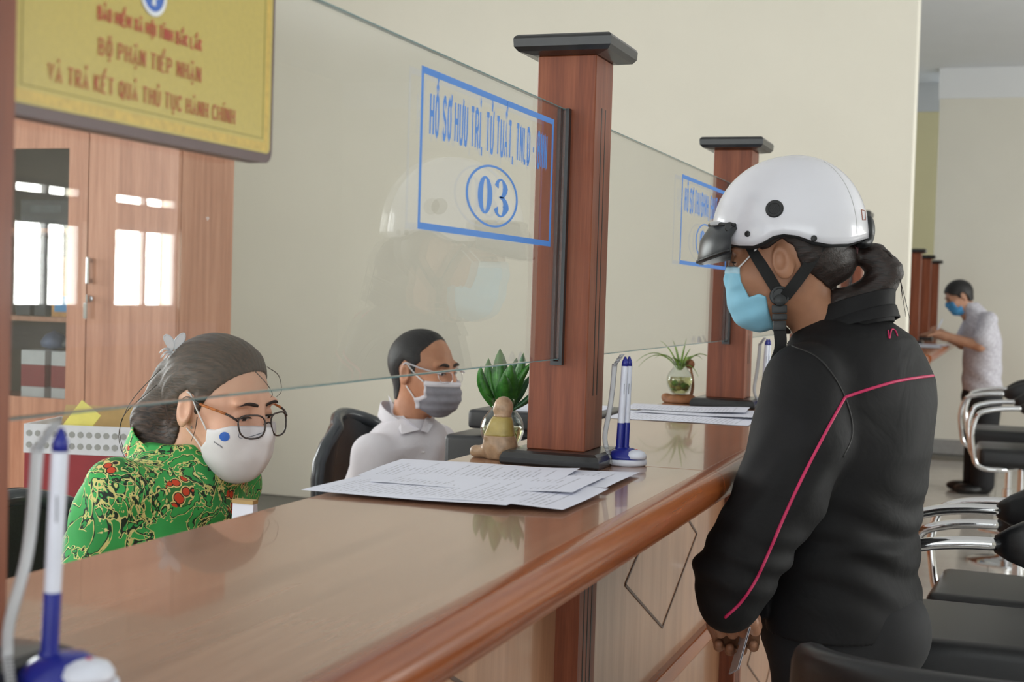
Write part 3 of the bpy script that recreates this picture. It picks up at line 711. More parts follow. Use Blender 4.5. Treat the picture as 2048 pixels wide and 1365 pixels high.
fg = thing('figurine', 'small brown bald stone figurine sitting before the round glass vase', 'figurine', FB)
sl = lambda z0, z1: snet(lambda P: np.maximum(fig_all(P), np.maximum(FB[2]+z0-P[:, 2], P[:, 2]-FB[2]-z1)), FB+A([-0.06, -0.04, -0.006]), FB+A([0.065, 0.045, 0.12]), 0.0022)
obj('rock', sl(-0.01, 0.0405), 'stone', fg, smooth=True); obj('robe', sl(0.040, 0.0725), 'stone_robe', fg, smooth=True); obj('head', sl(0.072, 0.2), 'stone', fg, smooth=True)

def leafblade(base, tip, side, w, bend, n=9, fold=0.25, shape='lance'):
    base, tip, side, bend = A(base), A(tip), A(side)/np.linalg.norm(side), A(bend)
    V = []; F = []
    nrm = np.cross(tip-base, side); nrm /= np.linalg.norm(nrm)+1e-9
    for i in range(n+1):
        t = i/n; c = base+(tip-base)*t+bend*(4*t*(1-t))
        ww = w*(math.sin(math.pi*min(1, (t*0.86+0.12)))**0.8 if shape == 'lance' else (1-t)**0.6*min(1, 0.4+t*4)) if i < n else 0.0004
        V += [c-side*ww+nrm*ww*fold, c, c+side*ww+nrm*ww*fold, c-nrm*0.0009]
    for i in range(n):
        a = 4*i; b = a+4
        F += [(a, a+1, b+1, b), (a+1, a+2, b+2, b+1), (a, b, b+3, a+3), (a+2, a+3, b+3, b+2)]
    return A(V), F
def leafmat(name, c1, c2):
    m = NT(name); nz = m.n('ShaderNodeTexNoise', i_Vector=m.co(), i_Scale=160.0, i_Detail=3.0); n2 = m.n('ShaderNodeTexNoise', i_Vector=m.co(), i_Scale=35.0)
    m.set(Base_Color=m.ramp(m.math('ADD', m.math('MULTIPLY', nz.outputs[0], 0.5), m.math('MULTIPLY', n2.outputs[0], 0.5)), [(0.35, c1), (0.65, c2)]), Roughness=0.35, Subsurface_Weight=0.0); MATS[name] = m.m
leafmat('sansevieria', (30, 84, 28), (70, 138, 50)); leafmat('spider_leaf', (96, 140, 50), (158, 186, 84)); leafmat('sansevieria_dark', (34, 78, 48), (58, 104, 66))
glass('vase_glass', (0.96, 0.98, 0.97, 1), 1.45)
m = NT('vase_water'); m.set(Base_Color=lin((206, 204, 160)), Roughness=0.05, Transmission_Weight=0.9, IOR=1.2); MATS['vase_water'] = m.m
plain('pebble', (150, 140, 70), 0.5, var=0.4, nscale=90); plain('moss', (92, 140, 44), 0.6, var=0.3, nscale=120)
def vase(loc, label, r, h, mats, water=0.55):
    t = thing('plant_vase', label, 'vase', loc, 'round glass vases with plants')
    out = [(0.0, 0.0), (r*0.5, 0.0), (r*0.8, r*0.35), (r, r*0.95), (r*0.9, r*1.45), (r*0.62, r*1.85), (r*0.50, r*2.05), (r*0.56, r*2.25), (r*0.58, h)]
    P = smoothpts([(a, 0, b) for a, b in out], 26)[:, [0, 2]]; P[0, 0] = 0.0; P = np.maximum(P, 0)
    inn = [(max(0, a-0.0014), b+0.001) for a, b in P[::-1]]
    obj('glass_bowl', lathe([(a, b) for a, b in P]+inn, 32), 'vase_glass', t, local=True, smooth=True)
    k = [(max(0, a-0.003), b+0.002) for a, b in P if b < r*2*water]; k = [(0, 0.002)]+k[1:]+[(0.0, k[-1][1])]
    obj('water', lathe(k, 28), 'vase_water', t, local=True, smooth=True)
    return t
VL = onz(1003, 903, 1.1); VL[2] = 1.1003
VA = vase(VL, 'round glass vase of sansevieria beside the middle post', 0.039, 0.094, None)
rr = random.Random(5)
for k in range(9):
    a = k*0.7; obj('pebble', xf(lathe([(0, -0.008), (0.006, -0.005), (0.008, 0), (0.006, 0.005), (0, 0.008)], 10), None, (0.016*math.cos(a), 0.016*math.sin(a), 0.014+0.004*(k % 3))), 'moss' if k % 3 == 0 else 'pebble', VA, local=True, smooth=True)
for k in range(7):
    a = k*0.9; obj('root', tube(smoothpts([(0.004*math.cos(a), 0.004*math.sin(a), 0.07), (0.012*math.cos(a), 0.012*math.sin(a), 0.045), (0.022*math.cos(a+0.6), 0.022*math.sin(a+0.6), 0.028), (0.012*math.cos(a+1.5), 0.012*math.sin(a+1.5), 0.018)], 12), 0.0009, 5), 'pebble', VA, local=True)
sv = thing('sansevieria_plant', 'green sansevieria rosette growing out of the round vase', 'plant', VL+A([0, 0, 0.07]))
R2 = RT.copy(); R2[2] = 0; R2 /= np.linalg.norm(R2); B2 = np.array([R2[1], -R2[0], 0])      # sideways and towards the viewer
for (dx, dz, dt, w, by, mt) in [(-0.008, 0.114, -0.01, 0.017, 0.0, 0), (0.012, 0.088, 0.02, 0.019, 0, 0), (0.034, 0.108, 0.0, 0.012, 0.004, 0), (0.052, 0.096, 0.005, 0.010, -0.008, 0), (-0.041, 0.083, 0.01, 0.011, -0.010, 0), (-0.028, 0.096, -0.012, 0.012, -0.006, 0),
                            (0.058, 0.052, 0.02, 0.009, 0.012, 1), (-0.034, 0.036, 0.012, 0.006, 0.004, 0), (0.046, 0.066, -0.02, 0.011, 0, 1), (0.002, 0.070, 0.03, 0.016, 0, 0), (0.022, 0.098, -0.02, 0.014, 0, 1)]:
    b = VL+A([0, 0, 0.068])+R2*dx*0.12; tp = VL+R2*dx+B2*dt+A([0, 0, 0.068+dz])
    obj('leaf', leafblade(b, tp, R2+B2*0.15*(1 if dx > 0 else -1), w, R2*by+A([0, 0, 0.0])), ['sansevieria', 'sansevieria_dark'][mt], sv, smooth=True)
# spider plant in bowl on a wooden foot
SL = onz(1358, 806, 1.1); SL = A([SL[0], SL[1], 1.1003])
plain('driftwood', (146, 96, 62), 0.6, var=0.3, nscale=40, bump=0.4)
wf = thing('wooden_stand', 'brown driftwood foot under the spider plant bowl', 'stand', SL)
obj('foot', snet(lambda P: np.maximum(su(ell(P-SL, (0, 0, 0.004), (0.042, 0.034, 0.019)), su(ell(P-SL, (-0.036, -0.004, 0.014), (0.012, 0.012, 0.010)), ell(P-SL, (0.030, 0.004, 0.012), (0.015, 0.012, 0.010)), 0.01), 0.012), SL[2]-P[:, 2]), SL-A([0.07, 0.06, 0.004]), SL+A([0.07, 0.06, 0.05]), 0.0035), 'driftwood', wf, smooth=True)
obj('upright', tube(smoothpts([SL+R2*0.030+A([0, 0, 0.01]), SL+R2*0.036+A([0, 0, 0.05]), SL+R2*0.028+A([0, 0, 0.098])], 12), np.linspace(0.005, 0.003, 12), 8), 'driftwood', wf, smooth=True)
obj('carved_disc', xf(lathe([(0, -0.004), (0.011, -0.003), (0.013, 0), (0.011, 0.003), (0, 0.004)], 18), np.array([[1, 0, 0], [0, 0, -1], [0, 1, 0]]), SL+R2*0.026+A([0, 0, 0.105])), 'driftwood', wf, smooth=True)
VB = vase(SL+A([0, 0, 0.0235]), 'round glass bowl of a spider plant on a wooden foot', 0.036, 0.085, None, 0.62)
for k in range(8):
    a = k*0.8; obj('pebble', xf(lathe([(0, -0.008), (0.007, -0.005), (0.009, 0), (0.007, 0.005), (0, 0.008)], 10), None, (0.014*math.cos(a), 0.014*math.sin(a), 0.018+0.006*(k % 3))), 'moss' if k % 2 else 'pebble', VB, local=True, smooth=True)
sp = thing('spider_plant', 'pale green spider plant with long arching leaves', 'plant', SL+A([0, 0, 0.095]))
for (dx, dz, dt, bz, w) in [(-0.115, 0.02, 0.02, 0.034, 0.004), (-0.105, 0.005, -0.02, 0.036, 0.0035), (-0.055, 0.078, 0.0, 0.014, 0.005), (-0.02, 0.08, -0.02, 0.010, 0.004), (0.012, 0.086, 0.01, 0.0, 0.0045), (0.022, 0.06, 0.02, 0.004, 0.004),
                        (0.095, 0.01, 0.0, 0.04, 0.0045), (0.045, -0.015, 0.02, 0.02, 0.004), (0.03, 0.035, -0.02, 0.012, 0.0045), (-0.03, 0.03, 0.03, 0.014, 0.005), (-0.065, 0.03, -0.01, 0.022, 0.0045), (0.06, 0.03, -0.03, 0.022, 0.004)]:
    b = SL+A([0, 0, 0.088])+R2*dx*0.05
    obj('leaf', leafblade(b, b+R2*dx+B2*dt+A([0, 0, dz]), np.cross([0, 0, 1], R2*dx+B2*dt)*1.0+A([0, 0, 0.001]), w*1.7, A([0, 0, bz]), 10, 0.35, 'grass'), 'spider_leaf', sp, smooth=True)

# ================================================================== staff side
CY0, CY1, CX1, CXL = 4.4, 4.78, -2.872, -4.05
plain('cabinet_inner', (96, 84, 72), 0.7)
cb = thing('filing_cabinet', 'tall light brown wooden cabinet with a glass door behind the seated woman', 'cabinet', ((CX1+CXL)/2, (CY0+CY1)/2, 0))
obj('side_panel', box(CX1-0.02, CX1, CY0+0.022, CY1, 0, 2.05), 'cabinet_wood', cb); obj('side_panel', box(CXL, CXL+0.02, CY0+0.022, CY1, 0, 2.05), 'cabinet_wood', cb)
obj('back_panel', box(CXL+0.02, CX1-0.02, CY1-0.012, CY1, 0.06, 2.03), 'cabinet_inner', cb)
obj('top_panel', box(CXL+0.02, CX1-0.02, CY0+0.022, CY1-0.012, 2.03, 2.05), 'cabinet_wood', cb); obj('plinth', box(CXL+0.02, CX1-0.02, CY0+0.03, CY1-0.012, 0, 0.06), 'cabinet_wood', cb)
for z in (0.90, 1.222, 1.56): obj('shelf', box(CXL+0.02, -3.262, CY0+0.03, CY1-0.012, z, z+0.018), 'cabinet_wood', cb)
obj('divider', box(-3.262, -3.242, CY0+0.022, CY1-0.012, 0.06, 2.03), 'cabinet_wood', cb)
dr = obj('door', box(-3.262, CX1-0.002, CY0, CY0+0.02, 0.06, 2.045, 0.001, 1), 'cabinet_wood', cb)
obj('handle', cat(box(-3.250, -3.236, CY0-0.026, CY0-0.016, 1.37, 1.47, 0.003, 2), box(-3.248, -3.238, CY0-0.018, CY0, 1.375, 1.39), box(-3.248, -3.238, CY0-0.018, CY0, 1.45, 1.465)), 'steel', dr)
lk = obj('lock', xf(lathe([(0.011, 0), (0.011, 0.006), (0, 0.007)], 16), np.array([[1, 0, 0], [0, 0, -1], [0, 1, 0]]), (-3.243, CY0, 1.315)), 'steel', dr)
obj('key', cat(box(-3.247, -3.239, CY0-0.03, CY0-0.006, 1.30, 1.33, 0.002, 1), box(-3.258, -3.240, CY0-0.03, CY0-0.022, 1.24, 1.30, 0.003, 1)), 'steel', dr)
gd = obj('glass_door', cat(box(-3.352, -3.266, CY0, CY0+0.02, 0.06, 2.045), box(-4.048, -3.96, CY0, CY0+0.02, 0.06, 2.045), box(-3.96, -3.352, CY0, CY0+0.02, 1.877, 2.045), box(-3.96, -3.352, CY0, CY0+0.02, 0.06, 0.932)), 'cabinet_wood', cb)
obj('pane', box(-3.96, -3.352, CY0+0.008, CY0+0.012, 0.932, 1.877), 'window_glass', gd)
plain('folder_black', (38, 38, 42), 0.5); plain('card_orange', (206, 150, 84), 0.6, var=0.2, nscale=40); plain('card_red', (140, 28, 36), 0.5); plain('card_white', (206, 206, 210), 0.6); plain('dot_grey', (150, 150, 146), 0.7)
plain('bag_blue', (96, 108, 140), 0.4, var=0.3, nscale=30); plain('bag_grey', (70, 74, 80), 0.5, var=0.3); plain('folder_yellow', (226, 214, 110), 0.6); plain('card_brown', (176, 146, 96), 0.7)
t = thing('orange_box', 'orange printed carton on the shelf behind the cabinet glass', 'box', (-3.42, 4.52, 1.2403))
obj('carton', box(-3.475, -3.365, 4.47, 4.57, 1.2403, 1.40, 0.001, 1), 'card_orange', t); obj('lid', box(-3.47, -3.37, 4.475, 4.565, 1.4005, 1.47, 0.004, 1), 'card_orange', t); obj('label_patch', box(-3.46, -3.38, 4.4685, 4.4698, 1.26, 1.32), 'dot_cyan', t)
for k, (x, w_, z, h_, nm) in enumerate([(-3.52, 0.055, 1.2403, 0.30, 'tall dark folder left of the orange carton in the cabinet'), (-3.60, 0.07, 1.2403, 0.28, 'dark folder at the left of the cabinet shelf'), (-3.50, 0.24, 1.5785, 0.11, 'dark flat file lying on the upper cabinet shelf')]):
    t = thing('box_file', nm, 'folder', (x, 4.55, z), 'dark folders in the cabinet'); obj('spine', box(x-w_/2, x+w_/2, 4.46, 4.72, z, z+h_, 0.003, 1), 'folder_black', t); obj('spine_label', box(x-w_*0.3, x+w_*0.3, 4.4585, 4.4598, z+h_*0.55, z+h_*0.8), 'bag_grey', t)
for k, (x, nm) in enumerate([(-3.40, 'red and white box file right of the other one, lowest glazed shelf'), (-3.54, 'red and white box file at the left on the lowest glazed shelf')]):
    t = thing('box_file', nm, 'box', (x, 4.55, 0.9183), 'red and white box files in the cabinet'); z = 0.9183
    obj('body', box(x-0.055, x+0.055, 4.45, 4.70, z, z+0.05, 0.002, 1), 'card_white', t); obj('band', box(x-0.055, x+0.055, 4.45, 4.70, z+0.0505, z+0.135), 'card_red', t); obj('rim', box(x-0.055, x+0.055, 4.45, 4.70, z+0.1355, z+0.19), 'card_white', t)
t = thing('plastic_bundle', 'crumpled blue grey plastic bundle lying on the box files', 'bundle', (-3.46, 4.56, 1.1088))
for k, (x, y, r_) in enumerate([(-3.52, 4.55, 0.05), (-3.44, 4.56, 0.042), (-3.39, 4.55, 0.035)]):
    obj('bag', xf(lathe([(0, 0), (r_, r_*0.25), (r_*1.1, r_*0.6), (r_*0.7, r_*1.2), (0, r_*1.5)], 9), None, (x, y, 1.1088)), ['bag_blue', 'bag_grey', 'bag_blue'][k], t, smooth=True)
# staff desks below the counter, red box, printer, calendar
plain('desk_top', (170, 124, 90), 0.4)
def desk(y0, y1, x0, lb):
    t = thing('staff_desk', lb, 'desk', (-1.0, (y0+y1)/2, 0), 'low desks behind the counter')
    obj('top', box(x0, -0.74, y0, y1, 0.715, 0.745, 0.003, 1), 'desk_top', t)
    for y in (y0+0.03, y1-0.05): obj('side', box(x0+0.04, -0.76, y, y+0.02, 0, 0.715), 'cabinet_wood', t)
desk(0.86, 2.2, -1.15, 'low desk hidden behind the counter before the seated woman'); desk(2.3, 3.7, -1.38, 'low desk hidden behind the counter before the seated man')
bp = at(150, 965, 3.35); bz = 0.80
t = thing('low_cupboard', 'low wooden cupboard hidden behind the seated woman', 'cupboard', (bp[0], bp[1]+0.1, 0))
obj('body', box(bp[0]-0.35, bp[0]+0.3, bp[1]-0.05, bp[1]+0.3, 0.05, bz-0.02), 'cabinet_wood', t); obj('top', box(bp[0]-0.36, bp[0]+0.31, bp[1]-0.06, bp[1]+0.31, bz-0.02, bz), 'cabinet_wood', t); obj('plinth', box(bp[0]-0.33, bp[0]+0.28, bp[1]-0.03, bp[1]+0.28, 0, 0.05), 'black_wood', t)
t = thing('red_carton', 'red open carton with a white dotted rim behind the seated woman', 'box', (bp[0], bp[1]+0.1, bz), rotz=math.radians(14))
w2, d2, hh = 0.15, 0.10, 0.235
for nm, z0, z1, mt, ex in (('body', 0.0005, 0.165, 'card_red', 0), ('rim', 0.1655, hh, 'card_white', 0.002)):
    obj(nm, cat(box(-w2-ex, w2+ex, -d2-ex, -d2+0.004, z0, z1), box(-w2-ex, w2+ex, d2-0.004, d2+ex, z0, z1), box(-w2-ex, -w2+0.004, -d2+0.004, d2-0.004, z0, z1), box(w2-0.004, w2+ex, -d2+0.004, d2-0.004, z0, z1)), mt, t, local=True)
dm = xf(lathe([(0.0075, 0), (0.0075, 0.001), (0, 0.0012)], 12), np.array([[1, 0, 0], [0, 0, -1], [0, 1, 0]]))
d0_ = None
for i in range(14):
    for j in range(2):
        if d0_ is None: d0_ = q = obj('dot', dm, 'dot_grey', t, local=True)
        else: q = d0_.copy(); COL.objects.link(q); q.parent = t
        q.location = (-w2+0.012+i*0.0212, -d2-0.0018, 0.185+j*0.028)
obj('folder', xf(box(-0.03, 0.03, -0.002, 0.002, 0.0, 0.12), np.array([[0.8, 0, 0.6], [0, 1, 0], [-0.6, 0, 0.8]]), (-0.07, -0.07, 0.18)), 'folder_yellow', t, local=True)
obj('flap', xf(box(-0.13, 0.13, -0.002, 0.002, 0.0, 0.06), np.array([[1, 0, 0], [0, 0.85, 0.5], [0, -0.5, 0.85]]), (0.0, 0.06, 0.215)), 'card_brown', t, local=True)
obj('contents', box(-w2+0.006, w2-0.006, -d2+0.006, d2-0.006, 0.001, 0.19), 'card_brown', t, local=True)
plain('printer_black', (40, 41, 45), 0.35); plain('printer_gap', (16, 16, 18), 0.5)
pr = thing('printer', 'black desk printer between the seated man and the middle post', 'printer', (-1.08, 3.22, 0.7453))
obj('body', box(-1.25, -0.90, 3.05, 3.40, 0.7453, 1.045, 0.012, 3), 'printer_black', pr, auto=40); obj('scanner', box(-1.20, -0.89, 3.07, 3.39, 1.0605, 1.105, 0.010, 3), 'printer_black', pr, auto=40)
obj('neck', box(-1.16, -0.92, 3.10, 3.36, 1.0452, 1.060), 'printer_gap', pr); obj('paper_slot', box(-1.2, -0.95, 3.048, 3.051, 0.86, 0.93), 'printer_gap', pr); obj('loose_paper', box(-1.14, -0.92, 3.10, 3.34, 1.1055, 1.110), 'paper', pr)
cp = onx(490, 1018, -1.10)
t = thing('desk_calendar', 'small white desk calendar beside the elbow of the seated woman', 'calendar', (cp[0], cp[1], 0.7453))
hcal = cp[2]+0.008-0.7453
obj('card', prism([(-0.035, 0), (0.035, 0), (0.006, hcal), (-0.006, hcal)], lambda p: (cp[0]-0.018, cp[1]+p[0], 0.7453+p[1]), lambda p: (cp[0]+0.018, cp[1]+p[0], 0.7453+p[1])), 'paper', t); obj('stripe', box(cp[0]+0.0182, cp[0]+0.019, cp[1]-0.012, cp[1]+0.012, 0.7453+hcal*0.55, 0.7453+hcal*0.75), 'dot_grey', t); obj('spine', box(cp[0]-0.018, cp[0]+0.018, cp[1]-0.008, cp[1]+0.008, 0.7455+hcal, 0.7455+hcal+0.006), 'card_brown', t)

# office chairs of the two clerks
plain('chair_black', (44, 47, 50), 0.55, var=0.2, nscale=300, bump=0.2); plain('chair_shell', (58, 62, 66), 0.22); plain('plastic_dark', (24, 24, 26), 0.4)
def office_chair(loc, rot, label, seat=0.46, back=0.98, mt='chair_black', bw=0.225):
    t = thing('office_chair', label, 'chair', loc, 'office chairs of the clerks', rotz=rot)
    P = lambda n, m, k, p=t, **q: obj(n, m, k, p, local=True, **q)
    P('seat', box(-0.23, 0.24, -0.24, 0.24, seat-0.07, seat, 0.03, 3), mt, auto=50)
    V = []; F = []; n1, n2 = 10, 12
    for k in (0, 1):
        for i in range(n1+1):
            for j in range(n2+1):
                u = (j/n2-0.5)*2; v = i/n1; ww = bw*(1-0.45*max(0, (v-0.72)/0.28)**2.2)*(0.92+0.08*min(1, v*3))
                V.append((-0.24-0.05*v-0.05*u*u*-1+(-0.03 if k else 0.0)-0.03*math.sin(v*3), u*ww, seat+0.08+(back-seat-0.08)*v-(0.03*u*u*v)))
    m_ = (n1+1)*(n2+1)
    for i in range(n1):
        for j in range(n2):
            a = i*(n2+1)+j; F += [(a, a+1, a+n2+2, a+n2+1), (a+m_, a+m_+n2+1, a+m_+n2+2, a+m_+1)]
    rim = [j for j in range(n2+1)]+[i*(n2+1)+n2 for i in range(1, n1+1)]+[n1*(n2+1)+j for j in range(n2-1, -1, -1)]+[i*(n2+1) for i in range(n1-1, 0, -1)]
    for a, b in zip(rim, rim[1:]+rim[:1]): F.append((a, b, b+m_, a+m_))
    o = P('backrest', (A(V), F), mt, auto=50)
    P('back_rim', tube([V[a] if 0 else (A(V[a])+A(V[a+m_]))/2 for a in rim[n2:-1]], 0.019, 8), 'chair_shell', o, smooth=True)
    P('back_support', tube([(-0.1, 0, seat-0.075), (-0.28, 0, seat-0.07), (-0.31, 0, seat+0.15)], 0.02, 8), 'plastic_dark', smooth=True)
    P('gas_lift', lathe([(0.03, 0.09), (0.03, 0.25), (0.018, 0.25), (0.018, seat-0.07)], 16), 'plastic_dark', smooth=False)
    for k in range(5):
        a = k*2*math.pi/5; c, s = math.cos(a), math.sin(a)
        lg = P('leg', tube([(0.02*c, 0.02*s, 0.10), (0.28*c, 0.28*s, 0.065)], [0.022, 0.014], 8), 'plastic_dark')
        P('caster', xf(lathe([(0, -0.02), (0.026, -0.02), (0.028, 0), (0.026, 0.02), (0, 0.02)], 14), np.array([[c, 0, -s], [s, 0, c], [0, 1, 0]]) @ np.eye(3), (0.28*c, 0.28*s, 0.029)), 'plastic_dark', lg)
    return t

# ================================================================== bar stools for the customers
plain('leather_black', (20, 21, 24), 0.38, var=0.2, nscale=400, bump=0.12, bdist=0.0006); plain('chrome', (214, 214, 216), 0.07, 1.0, var=0.02)
def bar_stool(loc, rot, seat, label):
    t = thing('bar_stool', label, 'stool', loc, 'black and chrome bar stools', rotz=rot)
    P = lambda n, m, k, p=t, **q: obj(n, m, k, p, local=True, **q)
    P('base', lathe([(0.20, 0.0005), (0.20, 0.008), (0.17, 0.016), (0.06, 0.028), (0.035, 0.05), (0.0, 0.05)], 40), 'chrome', auto=40)
    P('pole', lathe([(0.028, 0.05), (0.028, seat*0.55), (0.020, seat*0.55+0.002), (0.020, seat-0.105)], 20), 'chrome', auto=40)
    P('mount', box(-0.09, 0.09, -0.08, 0.08, seat-0.105, seat-0.088, 0.004, 1), 'plastic_dark')
    P('lever', tube([(0, 0.05, seat-0.098), (0, 0.20, seat-0.11), (0, 0.22, seat-0.12)], 0.005, 8), 'chrome', smooth=True)
    fr = smoothpts([(0.03*math.cos(a), 0.03*math.sin(a), 0.30) for a in (2.2,)]+[(-0.05, 0.12, 0.30), (0.06, 0.165, 0.30), (0.17, 0.10, 0.30), (0.19, 0.0, 0.30), (0.17, -0.10, 0.30), (0.06, -0.165, 0.30), (-0.05, -0.12, 0.30), (-0.02, -0.025, 0.30)], 40)
    P('footrest', tube(fr, 0.010, 10), 'chrome', smooth=True)
    P('seat', box(-0.20, 0.21, -0.205, 0.205, seat-0.088, seat, 0.028, 4), 'leather_black', auto=60)
    # wrap-around padded back
    n, V, F = 28, [], []
    cr = [(math.cos(q)*1.0, math.sin(q)) for q in np.linspace(0, 2*math.pi, 17)[:-1]]
    for i in range(n+1):
        a = math.radians(78+(282-78)*i/n); e = min(1.0, math.sin(math.pi*(i+0.35)/(n+0.7))*3.2)**0.5
        cx_, cy_ = 0.21*math.cos(a)-0.01, 0.235*math.sin(a)
        for u, v in cr:
            rr_ = 0.024*e*np.sign(u)*abs(u)**0.7; hz = 0.062*e*np.sign(v)*abs(v)**0.6*(0.75+0.25*math.sin(math.pi*i/n))
            V.append((cx_+rr_*math.cos(a), cy_+rr_*math.sin(a), seat+0.200+0.02*math.sin(math.pi*i/n)+hz))
    for i in range(n):
        for k in range(16): F.append((i*16+k, i*16+(k+1) % 16, (i+1)*16+(k+1) % 16, (i+1)*16+k))
    F += [tuple(range(16)), tuple(n*16+k for k in range(16))]
    P('backrest', (A(V), F), 'leather_black', smooth=True)
    for s in (1, -1):
        pts = [(0.03, s*0.232, seat+0.200), (0.10, s*0.236, seat+0.197), (0.17, s*0.238, seat+0.186), (0.225, s*0.236, seat+0.160), (0.248, s*0.232, seat+0.08), (0.240, s*0.228, seat-0.01), (0.225, s*0.222, seat-0.07), (0.18, s*0.212, seat-0.096), (0.09, s*0.19, seat-0.098), (0.02, s*0.05, seat-0.098)]
        P('arm', tube(smoothpts(pts, 44), 0.0125, 12), 'chrome', smooth=True)
    return t
PI = math.pi
bar_stool((0.02, 1.74, 0), PI*0.5, 0.715, 'black bar stool turned with its back to the viewer, bottom right corner')
bar_stool((0.02, 2.99, 0), PI*1.0, 0.74, 'black bar stool right beside the standing woman')
bar_stool((0.035, 4.02, 0), PI*0.98, 0.625, 'lower black bar stool behind the one beside the standing woman')
bar_stool((0.075, 7.25, 0), PI*1.02, 0.71, 'far black bar stool, nearer of the two in front of the writing man')
bar_stool((0.015, 8.05, 0), PI*0.99, 0.73, 'far black bar stool closest to the writing man')
# ================================================================== people
def skinmat(name, c1, c2):
    m = NT(name); nz = m.n('ShaderNodeTexNoise', i_Vector=m.co(), i_Scale=28.0, i_Detail=5.0)
    m.set(Base_Color=m.ramp(nz.outputs[0], [(0.3, c1), (0.7, c2)]), Roughness=0.5, Subsurface_Weight=0.12, Subsurface_Scale=0.006)
    m.b.inputs['Subsurface Radius'].default_value = (1.0, 0.4, 0.25); MATS[name] = m.m
skinmat('skin_woman', (206, 156, 130), (222, 174, 148)); skinmat('skin_man', (178, 122, 92), (196, 140, 108)); skinmat('skin_tan', (152, 106, 80), (170, 122, 94)); skinmat('skin_far', (170, 122, 96), (186, 138, 110))
def hairmat(name, c1, c2, rot=(0, 0, 0), rough=0.52):
    m = NT(name); nz = m.n('ShaderNodeTexNoise', i_Vector=m.co(scale=(60, 320, 320), rot=rot), i_Scale=1.0, i_Detail=4.0, i_Distortion=0.4)
    m.set(Base_Color=m.ramp(nz.outputs[0], [(0.35, c1), (0.65, c2)]), Roughness=rough); m.bump(nz.outputs[0], 0.5, 0.002); MATS[name] = m.m
hairmat('hair_brown', (24, 16, 12), (74, 52, 40)); hairmat('hair_black', (16, 15, 16), (34, 31, 32)); hairmat('hair_dark', (17, 11, 9), (44, 27, 22), (0, 0.9, 0))
plain('eye_white', (196, 190, 186), 0.25); plain('iris', (28, 20, 17), 0.15); plain('lash', (18, 14, 13), 0.6); plain('brow', (46, 34, 29), 0.8)
m = NT('mask_white'); nz = m.n('ShaderNodeTexNoise', i_Vector=m.co(), i_Scale=14.0, i_Detail=3.0); m.set(Base_Color=m.ramp(nz.outputs[0], [(0.3, (214, 210, 212)), (0.7, (228, 226, 228))]), Roughness=0.8); m.bump(nz.outputs[0], 0.3, 0.004); MATS['mask_white'] = m.m
plain('mask_grey', (128, 126, 134), 0.85, var=0.1, nscale=60, bump=0.2); plain('mask_trim', (206, 202, 208), 0.8); plain('mask_blue', (142, 202, 228), 0.75, var=0.06, nscale=20, bump=0.1); plain('mask_pale', (176, 212, 230), 0.75); plain('elastic', (228, 226, 226), 0.7)
plain('mask_print', (90, 96, 110), 0.6); plain('glasses_frame', (44, 28, 22), 0.25, var=0.5, nscale=120); plain('glasses_amber', (168, 96, 44), 0.25, var=0.5, nscale=200); glass('lens', (0.97, 0.97, 0.98, 1), 1.10)
plain('earring', (214, 214, 220), 0.15, 0.8)
def batik():
    m = NT('batik_cloth'); co = m.co()
    w1 = m.n('ShaderNodeTexNoise', i_Vector=co, i_Scale=19.0, i_Detail=3.0, i_Distortion=1.5)
    w2 = m.n('ShaderNodeTexNoise', i_Vector=co, i_Scale=12.0, i_Detail=3.5, i_Distortion=1.8)
    v1 = m.n('ShaderNodeTexVoronoi', i_Vector=co, i_Scale=10.5)
    v2 = m.n('ShaderNodeTexVoronoi', i_Vector=co, i_Scale=62.0)
    band = lambda x, c, w: m.math('LESS_THAN', m.math('ABSOLUTE', m.math('SUBTRACT', x, c)), w)
    tone = m.ramp(m.n('ShaderNodeTexNoise', i_Vector=co, i_Scale=7.0).outputs[0], [(0.35, (38, 140, 66)), (0.65, (62, 178, 88))])
    flow = m.math('LESS_THAN', m.math('ADD', v1.outputs['Distance'], m.math('MULTIPLY', w1.outputs[0], 0.20)), 0.375)       # flower areas
    petals = m.ramp(v2.outputs['Distance'], [(0.0, (204, 66, 30)), (0.34, (196, 74, 30)), (0.40, (34, 26, 18)), (0.5, (226, 206, 132)), (0.62, (42, 120, 54))], 'CONSTANT')
    c = m.mix(band(w2.outputs[0], 0.46, 0.013), tone, (24, 38, 26))
    c = m.mix(band(w1.outputs[0], 0.575, 0.014), c, (24, 44, 28))
    c = m.mix(band(w1.outputs[0], 0.545, 0.012), c, (226, 214, 142))
    c = m.mix(band(w2.outputs[0], 0.49, 0.010), c, (216, 206, 128))
    c = m.mix(flow, c, petals)
    m.set(Base_Color=c, Roughness=0.65); f = m.n('ShaderNodeTexNoise', i_Vector=co, i_Scale=10.0, i_Detail=3.0); m.bump(f.outputs[0], 0.4, 0.01); MATS['batik_cloth'] = m.m
batik()
plain('shirt_white', (214, 210, 216), 0.8, var=0.03, nscale=12, bump=0.35, bdist=0.01); plain('button', (236, 234, 232), 0.3)
def jacketmat():
    m = NT('jacket_black'); nz = m.n('ShaderNodeTexNoise', i_Vector=m.co(), i_Scale=9.0, i_Detail=4.0, i_Distortion=0.8); n2 = m.n('ShaderNodeTexNoise', i_Vector=m.co(), i_Scale=700.0)
    m.set(Base_Color=m.ramp(nz.outputs[0], [(0.3, (12, 12, 14)), (0.7, (18, 17, 20))]), Roughness=0.7, Specular_IOR_Level=0.3)
    m.bump(m.math('ADD', m.math('MULTIPLY', nz.outputs[0], 1.0), m.math('MULTIPLY', n2.outputs[0], 0.01)), 0.35, 0.012); MATS['jacket_black'] = m.m
jacketmat()
